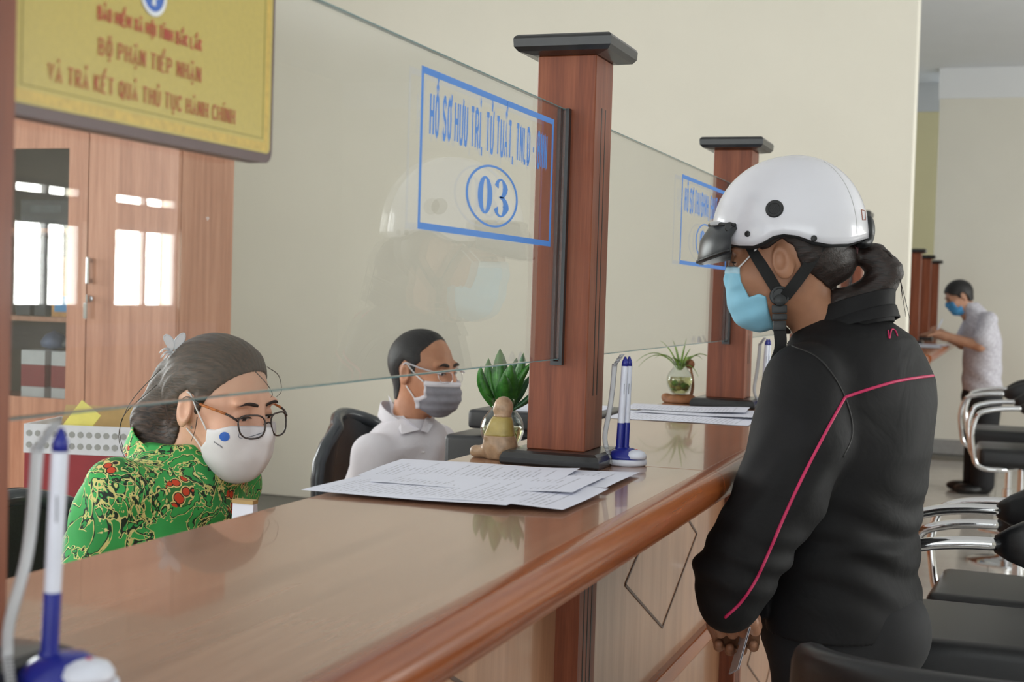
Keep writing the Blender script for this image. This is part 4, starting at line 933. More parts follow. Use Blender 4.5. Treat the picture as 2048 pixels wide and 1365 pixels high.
plain('piping_pink', (196, 36, 92), 0.5); plain('trousers_black', (20, 20, 24), 0.8, var=0.2); plain('shoe_black', (18, 18, 19), 0.4)

def frame(fr, ut, tt, up=(0, 1, 0)):
    """orthonormal head axes from image-space facing (right, up, towards); columns: face, left, up"""
    Fd = RT*fr+UPV*ut+TOW*tt; Fd /= np.linalg.norm(Fd); U = RT*up[0]+UPV*up[1]+TOW*up[2]
    U = U-Fd*(U @ Fd); U /= np.linalg.norm(U); L = np.cross(U, Fd); return np.stack([Fd, L, U], 1)
def head_sdf(neck, k=1.0, nose=1.0, ears=True, jaw=0.0):
    def f(P):
        d = ell(P, (-0.012, 0, 0.026), (0.097, 0.0755, 0.088))
        d = su(d, ell(P, (0.028, 0, -0.040), (0.066, 0.060+jaw, 0.074)), 0.035)
        d = su(d, ell(P, (0.055, 0, -0.094), (0.032, 0.032+jaw, 0.024)), 0.028)
        y = np.abs(P[:, 1]); Q = P.copy(); Q[:, 1] = y
        d = su(d, ell(Q, (0.060, 0.036, -0.030), (0.026, 0.026, 0.024)), 0.02)            # cheeks
        d = su(d, ell(Q, (0.079, 0.028, 0.022), (0.012, 0.026, 0.009)), 0.014)            # brow ridge
        d = ss(d, ell(Q, (0.099, 0.033, 0.002), (0.017, 0.019, 0.013)), 0.014)            # sockets
        d = su(d, ell(Q, (0.0735, 0.0315, 0.0005), (0.0135, 0.0145, 0.0125)), 0.004)      # lids
        d = su(d, cone(P, (0.088, 0, 0.010), (0.104*nose, 0, -0.030), 0.007, 0.0095), 0.014)
        d = su(d, ell(Q, (0.094, 0.010, -0.036), (0.011, 0.008, 0.0075)), 0.008)
        d = su(d, ell(P, (0.089, 0, -0.062), (0.012, 0.022, 0.010)), 0.010)               # lips
        if ears:
            e = ell(Q, (-0.014, 0.0745, -0.006), (0.020, 0.009, 0.032), np.array([[0.94, -0.30, 0.12], [0.31, 0.95, 0.0], [-0.12, 0.03, 0.99]]))
            e = ss(e, ell(Q, (-0.009, 0.086, -0.003), (0.012, 0.010, 0.019)), 0.005)
            d = su(d, e, 0.006)
        d = su(d, cone(P, (-0.030, 0, -0.055), neck, 0.052*k, 0.058*k), 0.03)
        return d
    return f
def toloc(P, O, M): return (P-O) @ M/(M[:, 0] @ M[:, 0])
def to_world(m, M, o): return m[0] @ M.T+o, m[1]
def loc_sdf(f, M, o): return lambda P: f((P-o) @ M)
def on_face(f, y, z, off=0.0008):
    """points on the head's front at (y, z), found by walking in along the face axis"""
    y, z = np.atleast_1d(A(y)), np.atleast_1d(A(z)); x = np.full(len(y), 0.16)
    for _ in range(60): x = x-0.75*np.clip(f(np.stack([x, y, z], 1))-off, -0.01, 0.05)
    return np.stack([x, y, z], 1)
def on_side(f, x, z, s, off=0.0008):
    x, z = np.atleast_1d(A(x)), np.atleast_1d(A(z)); y = np.full(len(x), 0.16)
    for _ in range(60): y = y-0.75*np.clip(f(np.stack([x, s*y, z], 1))-off, -0.01, 0.05)
    return np.stack([x, s*y, z], 1)
def patch(f, outline, off=0.001, th=0.0012):
    yz = A(outline); P = on_face(f, yz[:, 0], yz[:, 1], off); c = on_face(f, [yz[:, 0].mean()], [yz[:, 1].mean()], off)
    n = len(P); V = np.concatenate([P, c, P-A([th, 0, 0])]); F = [(i, (i+1) % n, n) for i in range(n)]+[(i, n+1+i, n+1+(i+1) % n, (i+1) % n) for i in range(n)]
    return V, F
def hairoff(P, poly, full, edge=0.0015, w=0.035): q = poly2(P[:, 0], P[:, 2], poly); return q, edge+(full-edge)*np.clip(-q/w, 0, 1)**0.7
def face_parts(f, M, o, root, look=0.0, lids=0.5, brow_w=0.0028):
    P = lambda nm, m, mt, p=root, **k: obj(nm, to_world(m, M, o), mt, p, **k)
    for s in (1, -1):
        yb = s*np.array([0.011, 0.020, 0.031, 0.042, 0.052]); zb = np.array([0.0195, 0.0215, 0.0235, 0.0230, 0.018]); wb = np.array([0.9, 1.2, 1.1, 0.8, 0.2])*brow_w
        nb_ = 18; yy = np.interp(np.linspace(0, 4, nb_), range(5), yb); zz = smoothpts(np.stack([yb, zb, wb], 1), nb_); up_, dn_ = on_face(f, yy, zz[:, 1]+zz[:, 2], 0.0016), on_face(f, yy, zz[:, 1]-zz[:, 2], 0.0010); md_ = on_face(f, yy, zz[:, 1], 0.0020)
        P('eyebrow', (np.concatenate([up_, md_, dn_, md_-A([0.003, 0, 0])]), [(a_*nb_+i, a_*nb_+i+1, b_*nb_+i+1, b_*nb_+i) for i in range(nb_-1) for a_, b_ in ((0, 1), (1, 2), (2, 3), (3, 0))]), 'brow', smooth=True)
        ye = s*(0.0315+np.linspace(-0.0145, 0.0145, 9)); up = 0.0045*(1-np.linspace(-1, 1, 9)**2)*lids-0.003; dn = -0.0045*(1-np.linspace(-1, 1, 9)**2)*0.8-0.003
        ey = P('eye', patch(f, list(zip(ye, up))+list(zip(ye[::-1][1:-1], dn[::-1][1:-1])), 0.0006), 'eye_white')
        a = np.linspace(0, 2*math.pi, 13)[:-1]; cz = -0.0035+look
        P('iris', patch(f, list(zip(s*0.0325+0.0042*np.cos(a), np.clip(cz+0.0042*np.sin(a), -0.0075, -0.003+0.0045*lids))), 0.0010), 'iris', ey)
        P('eyelash', tube(on_face(f, ye, up, 0.0014), np.array([0.0008]+[0.0016]*7+[0.0010]), 6), 'lash', ey)
def collar(name, root, mat, C, Fv, Lv, U, rf, rl, h, tiltf=0.0, gap=0.0, flare=0.0, th=0.004, n=40, thick=None):
    """standing collar band round the neck; gap opens it at the front (radians)"""
    V = []; F = []; a = np.linspace(gap, 2*math.pi-gap, n)
    for k, (s, off) in enumerate(((0, 0), (1, 0), (1, -th), (0, -th))):
        for q in a:
            r1, r2 = rf+off+flare*(1-s), rl+off+flare*(1-s)
            V.append(C+Fv*math.cos(q)*r1+Lv*math.sin(q)*r2+U*(h*s-tiltf*math.cos(q)))
    for i in range(n-1):
        for k in range(4): F.append((k*n+i, ((k+1) % 4)*n+i, ((k+1) % 4)*n+i+1, k*n+i+1))
    F += [(0, n, 2*n, 3*n), (n-1, 4*n-1, 3*n-1, 2*n-1)]
    o = obj(name, (A(V), F), mat, root, smooth=True)
    b = o.modifiers.new('round', 'BEVEL'); b.width = 0.0015; b.segments = 2
    return o

# ---------------------------------------------------------------- seated woman in green batik
O1 = at(441, 810, 2.33); M1 = frame(0.866, -0.20, 0.50, (0.03, 1, 0.05))*0.94
FV = np.array([0.9935, -0.1135, 0.0]); LV = np.array([0.1135, 0.9935, 0.0])
NB1 = at(362, 925, 2.36)                                    # neck base
h1 = head_sdf(tuple(toloc(NB1, O1, M1)), 0.88)
w1 = thing('person', 'seated woman in a green patterned blouse, glasses and white mask', 'person', (NB1[0], NB1[1], 0.46))
obj('body', to_world(snet(h1, (-0.15, -0.10, -0.24), (0.13, 0.10, 0.13), 0.003), M1, O1), 'skin_woman', w1, smooth=True)
face_parts(h1, M1, O1, w1, look=-0.002, lids=0.4)
HP = [(0.084, 0.16), (0.080, 0.086), (0.060, 0.066), (0.040, 0.040), (0.026, 0.018), (0.016, -0.004), (0.008, -0.012), (0.004, 0.022), (-0.012, 0.030), (-0.032, 0.014), (-0.036, -0.035), (-0.046, -0.085), (-0.075, -0.12), (-0.16, -0.10), (-0.18, 0.16)]
h1b = head_sdf(tuple(toloc(NB1, O1, M1)), 0.88, ears=False)
def hair1(P):
    q, of = hairoff(P, HP, 0.011); d = np.maximum(h1b(P)-of, q)
    d = su(d, ell(P, (-0.098, -0.005, 0.0), (0.036, 0.045, 0.062)), 0.02)
    d = su(d, chain(P, [(-0.10, -0.01, 0.02), (-0.125, -0.03, -0.055), (-0.105, -0.045, -0.105), (-0.080, -0.05, -0.118)], [0.042, 0.036, 0.028, 0.010], 0.02), 0.02)
    s = np.arctan2(P[:, 1]*1.3, P[:, 2]+0.10-P[:, 0]*0.6)
    return d+0.0006*np.sin(s*80+P[:, 0]*40)
obj('hair', to_world(snet(hair1, (-0.20, -0.13, -0.16), (0.12, 0.13, 0.15), 0.003), M1, O1), 'hair_brown', w1, smooth=True)
strands = [[(-0.085, -0.07, 0.05), (-0.14, -0.075, -0.02), (-0.165, -0.07, -0.085), (-0.145, -0.068, -0.125), (-0.125, -0.062, -0.130)], [(-0.09, -0.07, 0.02), (-0.15, -0.08, -0.05), (-0.150, -0.072, -0.105), (-0.11, -0.066, -0.125)],
           [(0.083, -0.02, 0.080), (0.106, -0.012, 0.062), (0.112, 0.0, 0.045), (0.105, 0.006, 0.036)], [(0.080, 0.015, 0.085), (0.104, 0.02, 0.074), (0.118, 0.016, 0.05), (0.112, 0.012, 0.038)], [(0.02, -0.078, -0.012), (0.018, -0.077, -0.035), (0.008, -0.072, -0.06)]]
for s in strands: obj('hair_strand', to_world(tube(smoothpts(s, 20), np.linspace(0.0009, 0.0004, 20), 6), M1, O1), 'hair_brown', w1, smooth=True)
MP1 = [(0.078, -0.016), (0.118, -0.014), (0.140, -0.03), (0.140, -0.10), (0.110, -0.140), (0.050, -0.136), (0.024, -0.095), (0.020, -0.068), (0.034, -0.052), (0.036, -0.030), (0.052, -0.028)]
def mask1(P):
    d = su(h1(P), ell(P, (0.056, 0, -0.062), (0.050, 0.050, 0.050)), 0.03)-0.004
    d = d-0.004*np.exp(-((P[:, 1])/0.012)**2)*np.clip((P[:, 0]-0.08)*25, 0, 1)
    return ss(d, -poly2(P[:, 0], P[:, 2], MP1), 0.004)
mk = obj('face_mask', to_world(snet(mask1, (0.0, -0.09, -0.15), (0.16, 0.09, 0.01), 0.0026), M1, O1), 'mask_white', w1, smooth=True)
def side_tube(f, pts, s, r, n=14, off=0.002): P = smoothpts([(x, 0, z) for x, z in pts], n); return tube(on_side(f, P[:, 0], P[:, 2], s, off), r, 6)
for s in (1, -1):
    for pts in ([(0.036, -0.032), (0.018, -0.006), (0.0, 0.022), (-0.010, 0.026)], [(0.026, -0.074), (0.010, -0.055), (-0.012, -0.040)]):
        obj('ear_loop', to_world(side_tube(h1b, pts, s, 0.0014, off=0.0035), M1, O1), 'elastic', mk, smooth=True)
ms = lambda P: mask1(toloc(P, O1, M1))
def decal(sdf, c, r, n, d0, d1, off, M, ring=None):
    """small round print lying on a surface, centred on a spot"""
    c0 = march(sdf, [c[0]], [c[1]], d0, d1)[0]; a = np.linspace(0, 2*math.pi, n+1)[:-1]
    P = march(sdf, c[0]+r[0]*np.cos(a), c[1]+r[1]*np.sin(a), d0, d1); V = np.concatenate([P, [c0]])
    V = V+(CAM-V)/np.linalg.norm(CAM-V, axis=1)[:, None]*off; return V, [(i, (i+1) % n, n) for i in range(n)]
emb = obj('mask_emblem', decal(ms, (449, 874), (10.5, 9.5), 24, 1.9, 2.5, 0.0006, M1), 'emblem_blue', mk, norm=False)
cc = march(ms, [444, 449, 453, 455, 452, 449, 449], [873, 869, 870, 874, 877, 876, 882], 1.9, 2.5); obj('emblem_mark', tube(smoothpts(cc+(CAM-cc)*0.0005, 20), 0.0009, 5), 'emblem_white', emb, norm=False)
for k in range(6):
    q = march(ms, [428+k*3.0, 429.5+k*3.0], [883+k*2.0, 887+k*2.0], 1.9, 2.5); obj('mask_code', tube(q+(CAM-q)*0.0003, 0.0005, 4), 'mask_print', mk)
q = smoothpts(march(ms, [479, 479, 500, 525], [862, 876, 874, 866], 1.9, 2.5), 16); obj('mask_seam', tube(q, 0.0006, 5), 'mask_print', mk)
# glasses
gl = thing('eyeglasses', 'brown tortoiseshell eyeglasses worn by the seated woman', 'glasses', O1+M1 @ A([0.10, 0, -0.02]))
def lens_pts(s, n=28):
    out = []
    for k in range(n):
        a = 2*math.pi*k/n; c, q = math.cos(a), math.sin(a); y = 0.0355+0.0275*np.sign(c)*abs(c)**0.7; z = -0.013+0.0195*np.sign(q)*abs(q)**0.7
        y += 0.003*(z+0.010)/0.019*(1 if c > 0 else -1); out.append((0.1075-0.010*((y-0.034)/0.026)*0.6-0.25*(z+0.014), s*y, z))
    return out
for s in (1, -1):
    L = lens_pts(s); r_ = obj('rim', to_world(tube(L, 0.0016, 8, closed=True), M1, O1), 'glasses_frame', gl, smooth=True)
    obj('lens', to_world(prism(L, lambda p: (p[0]-0.0006, p[1], p[2]), lambda p: (p[0]+0.0006, p[1], p[2])), M1, O1), 'lens', r_)
    tp = smoothpts([(0.0985, s*0.0640, -0.002), (0.080, s*0.073, 0.006), (0.03, s*0.081, 0.012), (-0.005, s*0.080, 0.018), (-0.022, s*0.078, 0.008)], 20)
    tm_ = obj('temple', to_world(tube(tp, np.linspace(0.0022, 0.0015, 20), 8), M1, O1), 'glasses_frame', gl, smooth=True)
    obj('temple_inlay', to_world(tube(tp[5:11], 0.0024, 8), M1, O1), 'glasses_amber', tm_, smooth=True)
obj('bridge', to_world(tube(smoothpts([(0.110, -0.009, -0.010), (0.113, 0, -0.006), (0.110, 0.009, -0.010)], 10), 0.0015, 8), M1, O1), 'glasses_frame', gl, smooth=True)
ep = on_side(h1, [0.0], [-0.036], -1, 0.002); obj('earring', to_world(xf(lathe([(0, -0.003), (0.003, 0), (0, 0.003)], 10), None, ep[0]), M1, O1), 'earring', w1)
# claw clip in the hair
plain('clip_clear', (224, 226, 232), 0.1, Transmission_Weight=0.5)
hs1 = lambda P: hair1(toloc(P, O1, M1))
cl = thing('hair_clip', 'clear plastic butterfly claw clip in the dark hair', 'hair clip', march(hs1, [338], [712], 2.0, 2.9)[0])
C0 = march(hs1, [345], [706], 2.0, 2.9)[0]
pp = lambda px, py: C0+RT*(px-345)/1200+UPV*(706-py)/1200+TOW*0.006
for k, ol in enumerate([[(345, 706), (336, 690), (330, 676), (336, 670), (346, 676), (352, 690)], [(352, 700), (352, 682), (362, 670), (372, 668), (372, 680), (362, 692)]]):
    obj('wing', prism(ol, lambda p: pp(*p), lambda p: pp(*p)+TOW*0.004), 'clip_clear', cl); q = [pp(*p)+TOW*0.003 for p in ol]; obj('wing_rim', tube(smoothpts(q+[q[0]], 26), 0.0012, 6), 'clip_clear', cl, smooth=True)
for k, (a, b) in enumerate([((348, 704), (322, 716)), ((350, 708), (328, 720)), ((352, 712), (336, 722)), ((346, 700), (320, 706))]):
    obj('claw', tube(smoothpts([pp(*a), pp((a[0]+b[0])/2, (a[1]+b[1])/2-5)+TOW*0.006, pp(*b)-TOW*0.004], 12), np.linspace(0.0024, 0.001, 12), 8), 'clip_clear', cl, smooth=True)
# blouse
zc = lambda px, py, d: at(px, py, d)
T1 = [zc(300, 1330, 2.33), zc(305, 1200, 2.33), zc(318, 1090, 2.33), zc(330, 1010, 2.33), zc(345, 955, 2.33), zc(356, 915, 2.34), zc(362, 885, 2.34)]
sh = lambda C, off: C+LV*off
S1R = zc(352, 968, 2.33)-LV*0.142; S1L = zc(352, 965, 2.33)+LV*0.142
def blouse(P):
    d = loft(P, [t[2] for t in T1], [t[:2] for t in T1], [0.12, 0.118, 0.118, 0.115, 0.10, 0.078, 0.055], [0.16, 0.155, 0.165, 0.165, 0.155, 0.100, 0.058], FV, LV)
    for S, s in ((S1R, -1), (S1L, 1)):
        E_ = S+A([-0.045, 0, -0.20])+LV*s*0.045; W_ = E_+FV*0.20+A([0, 0, -0.03])-LV*s*0.03
        d = su(d, chain(P, [S, E_, W_], [0.056, 0.053, 0.044], 0.02), 0.03)
    p = P-T1[3]; d = d+0.0035*np.sin(p[:, 2]*75+p[:, 0]*50+2*np.sin(p[:, 1]*18))*np.clip(1-(p[:, 2])*6, 0, 1)
    return d
bb = T1[0]
obj('blouse', snet(blouse, (bb[0]-0.30, bb[1]-0.34, T1[0][2]-0.012), (bb[0]+0.40, bb[1]+0.36, T1[-1][2]+0.02), 0.006), 'batik_cloth', w1, smooth=True)
CN = A([T1[-1][0], T1[-1][1], T1[-1][2]])
collar('collar', w1, 'batik_cloth', CN+A([-0.004, 0, -0.040]), FV, LV, np.array([-0.16, 0.0, 0.985]), 0.072, 0.066, 0.034, tiltf=0.034, gap=0.75, flare=0.018, th=0.004)
# legs under the desk so that she really sits
def legs_sit(root, C, seat, mat, shoes):
    hips = A([C[0], C[1], seat+0.09])
    def f(P):
        d = ell(P, hips, (0.15, 0.17, 0.11))
        for s in (-1, 1):
            K = hips+FV*0.36+LV*s*0.10+A([0, 0, -0.01]); An = A([K[0]-0.02, K[1], 0.10])
            d = su(d, chain(P, [hips+LV*s*0.085, K, An], [0.085, 0.062, 0.045], 0.02), 0.03)
        return d
    lo = np.minimum(hips, hips+FV*0.4)-0.25; hi = np.maximum(hips, hips+FV*0.4)+0.25
    obj('trousers', snet(f, (lo[0], lo[1], 0.05), (hi[0], hi[1], hips[2]+0.13), 0.012), mat, root, smooth=True)
    for s in (-1, 1):
        K = hips+FV*0.36+LV*s*0.10; q = A([K[0]-0.02, K[1], 0.0])
        obj('shoe', snet(lambda P: np.maximum(su(ell(P, q+A([0.02, 0, 0.045]), (0.07, 0.042, 0.05)), ell(P, q+A([0.09, 0, 0.03]), (0.09, 0.045, 0.038)), 0.03), 0.0008-P[:, 2]), q+A([-0.08, -0.06, -0.005]), q+A([0.2, 0.06, 0.11]), 0.008), 'shoe_black', root, smooth=True)
legs_sit(w1, T1[0], 0.46, 'trousers_black', None)
office_chair((T1[0][0]-0.03, T1[0][1]+0.02, 0), math.atan2(FV[1], FV[0]), 'black office chair of the woman in green, left edge', back=0.99)

# ---------------------------------------------------------------- seated man in a white shirt
O2 = at(848, 742, 3.89); M2 = frame(0.85, -0.06, 0.52, (0.0, 1, 0.02))*0.97
NB2 = at(822, 850, 3.91); s2 = 1/720
h2 = head_sdf(tuple(toloc(NB2, O2, M2)), 1.0, jaw=0.004)
m2 = thing('person', 'seated man in a white shirt and grey mask with receding hair', 'person', (NB2[0], NB2[1], 0.46))
obj('body', to_world(snet(h2, (-0.15, -0.10, -0.25), (0.13, 0.10, 0.13), 0.0035), M2, O2), 'skin_man', m2, smooth=True)
face_parts(h2, M2, O2, m2, look=-0.001, lids=0.6, brow_w=0.0042)
HP2 = [(0.040, 0.16), (0.052, 0.092), (0.044, 0.074), (0.030, 0.055), (0.034, 0.030), (0.022, 0.020), (0.016, -0.010), (0.008, -0.012), (0.004, 0.024), (-0.016, 0.032), (-0.036, 0.010), (-0.040, -0.045), (-0.055, -0.085), (-0.16, -0.085), (-0.18, 0.16)]
h2b = head_sdf(tuple(toloc(NB2, O2, M2)), 1.0, ears=False, jaw=0.004)
obj('hair', to_world(snet(lambda P: (lambda q: np.maximum(h2b(P)-q[1], q[0]))(hairoff(P, HP2, 0.006, 0.001, 0.02)), (-0.15, -0.12, -0.12), (0.10, 0.12, 0.14), 0.0035), M2, O2), 'hair_black', m2, smooth=True)
MP2 = [(0.085, -0.030), (0.125, -0.030), (0.135, -0.06), (0.12, -0.12), (0.06, -0.135), (0.022, -0.105), (0.016, -0.078), (0.030, -0.074), (0.050, -0.066), (0.052, -0.034), (0.060, -0.022)]
def mask2(P, e=0.005, pl=MP2):
    d = su(h2(P), ell(P, (0.066, 0, -0.068), (0.050, 0.050, 0.046)), 0.025)-e
    return ss(d+0.0012*np.sin(P[:, 2]*260), -poly2(P[:, 0], P[:, 2], pl), 0.004)
mk2 = obj('face_mask', to_world(snet(mask2, (0.0, -0.09, -0.15), (0.15, 0.09, 0.0), 0.003), M2, O2), 'mask_grey', m2, smooth=True)
for pl in ([(0.052, -0.022), (0.135, -0.026), (0.135, -0.040), (0.05, -0.038)], [(0.052, -0.034), (0.060, -0.034), (0.058, -0.070), (0.030, -0.084), (0.026, -0.105), (0.012, -0.105), (0.012, -0.074), (0.030, -0.070), (0.048, -0.062)]):
    obj('mask_trim', to_world(snet(lambda P: mask2(P, 0.0064, pl), (0.0, -0.09, -0.15), (0.15, 0.09, 0.0), 0.003), M2, O2), 'mask_trim', mk2, smooth=True)
for s in (1, -1):
    for pts in ([(0.050, -0.026), (0.024, -0.006), (0.002, 0.016), (-0.008, 0.026)], [(0.020, -0.085), (0.004, -0.060), (-0.012, -0.040)]):
        obj('ear_loop', to_world(side_tube(h2b, pts, s, 0.0022, off=0.004), M2, O2), 'elastic', mk2, smooth=True)
gl2 = thing('eyeglasses', 'thin clear-sided eyeglasses worn by the seated man', 'glasses', O2+M2 @ A([0.10, 0, -0.01]))
for s in (1, -1):
    L = [(q[0]-0.008, q[1]*0.95, q[2]*0.8-0.001) for q in lens_pts(s)]
    r_ = obj('rim', to_world(tube(L, 0.0008, 6, closed=True), M2, O2), 'earring', gl2, smooth=True); obj('lens', to_world(prism(L, lambda p: (p[0]-0.0004, p[1], p[2]), lambda p: (p[0]+0.0004, p[1], p[2])), M2, O2), 'lens', r_)
    obj('temple', to_world(tube(smoothpts([(0.100, s*0.058, 0.0), (0.05, s*0.080, 0.012), (0.0, s*0.083, 0.024), (-0.015, s*0.081, 0.020)], 14), 0.0024, 6), M2, O2), 'mask_trim', gl2, smooth=True)
T2 = [zc(795, 1180, 3.89), zc(798, 1080, 3.89), zc(803, 1000, 3.89), zc(808, 930, 3.89), zc(814, 885, 3.89), zc(820, 855, 3.90), zc(822, 835, 3.90)]
S2R = zc(812, 902, 3.89)-LV*0.165; S2L = zc(812, 900, 3.89)+LV*0.165
def shirt(P):
    d = loft(P, [t[2] for t in T2], [t[:2] for t in T2], [0.13, 0.128, 0.128, 0.125, 0.108, 0.088, 0.060], [0.175, 0.17, 0.18, 0.188, 0.172, 0.118, 0.062], FV, LV)
    for S, s in ((S2R, -1), (S2L, 1)):
        E_ = S+A([-0.03, 0, -0.25])+LV*s*0.05; W_ = E_+FV*0.22+A([0, 0, -0.02])
        d = su(d, chain(P, [S, E_, W_], [0.062, 0.060, 0.05], 0.02), 0.03)
    p = P-T2[3]; return d+0.006*np.sin(p[:, 2]*45-p[:, 1]*40+2.5*np.sin(p[:, 0]*14+1))*np.clip(0.9-p[:, 2]*5, 0, 1)
obj('shirt', snet(shirt, (T2[0][0]-0.32, T2[0][1]-0.36, T2[0][2]-0.012), (T2[0][0]+0.42, T2[0][1]+0.38, T2[-1][2]+0.02), 0.007), 'shirt_white', m2, smooth=True)
CN2 = A(T2[-1])
collar('collar_stand', m2, 'shirt_white', CN2+A([-0.004, 0, -0.032]), FV, LV, np.array([-0.16, 0, 0.985]), 0.074, 0.068, 0.036, tiltf=0.038, gap=0.62, flare=0.012)
# folded collar points: flat wings lying on the chest
ssd = shirt
for s, ol in (('near', [(776, 790), (790, 812), (812, 838), (840, 860), (803, 869), (784, 832)]), ('far', [(842, 862), (850, 838), (872, 822), (866, 850), (856, 866)])):
    q = march(ssd, [p[0] for p in ol], [p[1] for p in ol], 3.3, 4.0, 0.004); n = len(q); q = q+(CAM-q)/np.linalg.norm(CAM-q, axis=1)[:, None]*0.014
    c = q.mean(0)+(CAM-q.mean(0))/3.9*0.010; V = np.concatenate([q, [c], q+(q-CAM)/3.9*0.006])
    obj('collar_wing', (V, [(i, (i+1) % n, n) for i in range(n)]+[(i, n+1+i, n+1+(i+1) % n, (i+1) % n) for i in range(n)]), 'shirt_white', m2)
for k in range(3):
    q = march(ssd, [846-k*2], [905+k*26], 3.3, 4.2)[0]; obj('button', lathe([(0, -0.002), (0.005, -0.001), (0.005, 0.001), (0, 0.002)], 10, c=q), 'button', m2)
legs_sit(m2, T2[0], 0.46, 'trousers_black', None)
office_chair((T2[0][0]+0.085, T2[0][1]+0.05, 0), math.atan2(FV[1], FV[0]), 'dark shiny office chair of the man in white', back=1.02, mt='chair_shell', bw=0.19)
# ---------------------------------------------------------------- standing woman: black jacket, white helmet
D3 = 2.48; O3 = at(1566, 522, D3); M3 = frame(-0.93, -0.02, -0.36, (0, 1, 0))*0.95; MH = frame(-1.0, -0.02, -0.20, (0, 1, 0))
F3 = RT*-0.80+TOW*-0.60; F3[2] = 0; F3 /= np.linalg.norm(F3); L3 = np.array([-F3[1], F3[0], 0.0])
NB3 = at(1660, 690, 2.50)
h3 = head_sdf(tuple(toloc(NB3, O3, M3)), 0.92, nose=0.955)
h3b = head_sdf(tuple(toloc(NB3, O3, M3)), 0.92, nose=0.955, ears=False)
w3 = thing('person', 'standing woman in a black jacket with pink piping at the counter', 'person', (at(1700, 1240, 2.5)[0], at(1700, 1240, 2.5)[1], 0))
hs3 = lambda P: h3(toloc(P, O3, M3))
# hands belong to the body mesh
def hand(wr, dirv, palmn, side, curl=0.75):
    """palm, four bent fingers of unequal length and a thumb off the side of the palm"""
    d = A(dirv)/np.linalg.norm(dirv); n = A(palmn)-d*(A(palmn) @ d); n /= np.linalg.norm(n); s = np.cross(d, n)*side
    def f(P):
        q = chain(P, [wr-d*0.05, wr, wr+d*0.03], [0.026, 0.024, 0.024], 0.01)
        for k in range(4): q = su(q, cone(P, wr+d*0.02+s*(k-1.5)*0.008, wr+d*0.080+s*(k-1.5)*0.019, 0.014, 0.0115), 0.010)
        out = q
        for k, L in enumerate((0.064, 0.074, 0.070, 0.054)):
            b = wr+d*0.082+s*(k-1.5)*0.0195; pts = [b]; a = 0.25
            for j, l in enumerate((0.44, 0.31, 0.25)):
                a += curl*(0.9 if j else 0.6); pts.append(pts[-1]+(d*math.cos(a)+n*math.sin(a))*L*l)
            out = su(out, chain(P, pts, [0.0098, 0.0090, 0.0083, 0.0072], 0.004), 0.004)
        th = [wr+d*0.022-s*0.018, wr+d*0.048-s*0.040+n*0.012, wr+d*0.075-s*0.042+n*0.024, wr+d*0.095-s*0.034+n*0.034]
        return su(out, chain(P, th, [0.014, 0.0115, 0.010, 0.008], 0.006), 0.008)
    return f
face_parts(h3, M3, O3, w3, look=-0.0015, lids=0.45)
HP3 = [(0.075, 0.13), (0.070, 0.050), (0.052, 0.030), (0.024, 0.018), (0.012, 0.020), (-0.012, 0.036), (-0.034, 0.020), (-0.044, -0.015), (-0.072, -0.040), (-0.095, -0.066), (-0.13, -0.06), (-0.18, 0.13)]
def pt3(px, py, tz=0.0): return toloc(at(px, py, D3)+TOW*tz, O3, M3)
tail = [pt3(1712, 512), pt3(1748, 516), pt3(1772, 545), pt3(1752, 582), pt3(1712, 602), pt3(1674, 606, 0.02), pt3(1650, 622, 0.03)]
def hair3(P):
    q, of = hairoff(P, HP3, 0.009, 0.0015, 0.025); d = np.maximum(h3b(P)-of, q)
    d = su(d, ell(P, tuple(pt3(1668, 520)), (0.042, 0.062, 0.045)), 0.02)
    d = su(d, chain(P, [pt3(1690, 505), tail[0]], [0.020, 0.013], 0.01), 0.014)
    d = su(d, chain(P, tail, [0.013, 0.023, 0.027, 0.028, 0.026, 0.022, 0.008], 0.02), 0.006)
    return d+0.0005*np.sin(P[:, 2]*330+P[:, 0]*200)
obj('hair', to_world(snet(hair3, (-0.24, -0.12, -0.15), (0.10, 0.13, 0.12), 0.003), M3, O3), 'hair_dark', w3, smooth=True)
for s in ([(1760, 505), (1790, 530), (1808, 590), (1822, 650)], [(1768, 512), (1796, 545), (1806, 600), (1812, 634)], [(1755, 500), (1785, 515), (1800, 548)], [(1740, 500), (1778, 506), (1800, 560), (1802, 600)], [(1618, 520), (1624, 532), (1630, 545)], [(1745, 590), (1775, 600), (1790, 620)]):
    obj('hair_strand', tube(smoothpts([at(x, y, 2.46) for x, y in s], 22), np.linspace(0.0011, 0.0004, 22), 5), 'hair_dark', w3, smooth=True)
plain('hair_tie_pink', (112, 74, 78), 0.6)
tc = at(1704, 505, D3); td = at(1716, 507, D3)-at(1692, 503, D3); td /= np.linalg.norm(td); tu = np.cross(td, TOW); tu /= np.linalg.norm(tu); tv = np.cross(td, tu)
for k in (-1, 0, 1): obj('hair_tie', tube([tc+td*0.004*k+(tu*math.cos(a)+tv*math.sin(a))*0.0155 for a in np.linspace(0, 2*PI, 25)[:-1]], 0.003, 8, closed=True), 'hair_tie_pink', w3, smooth=True)
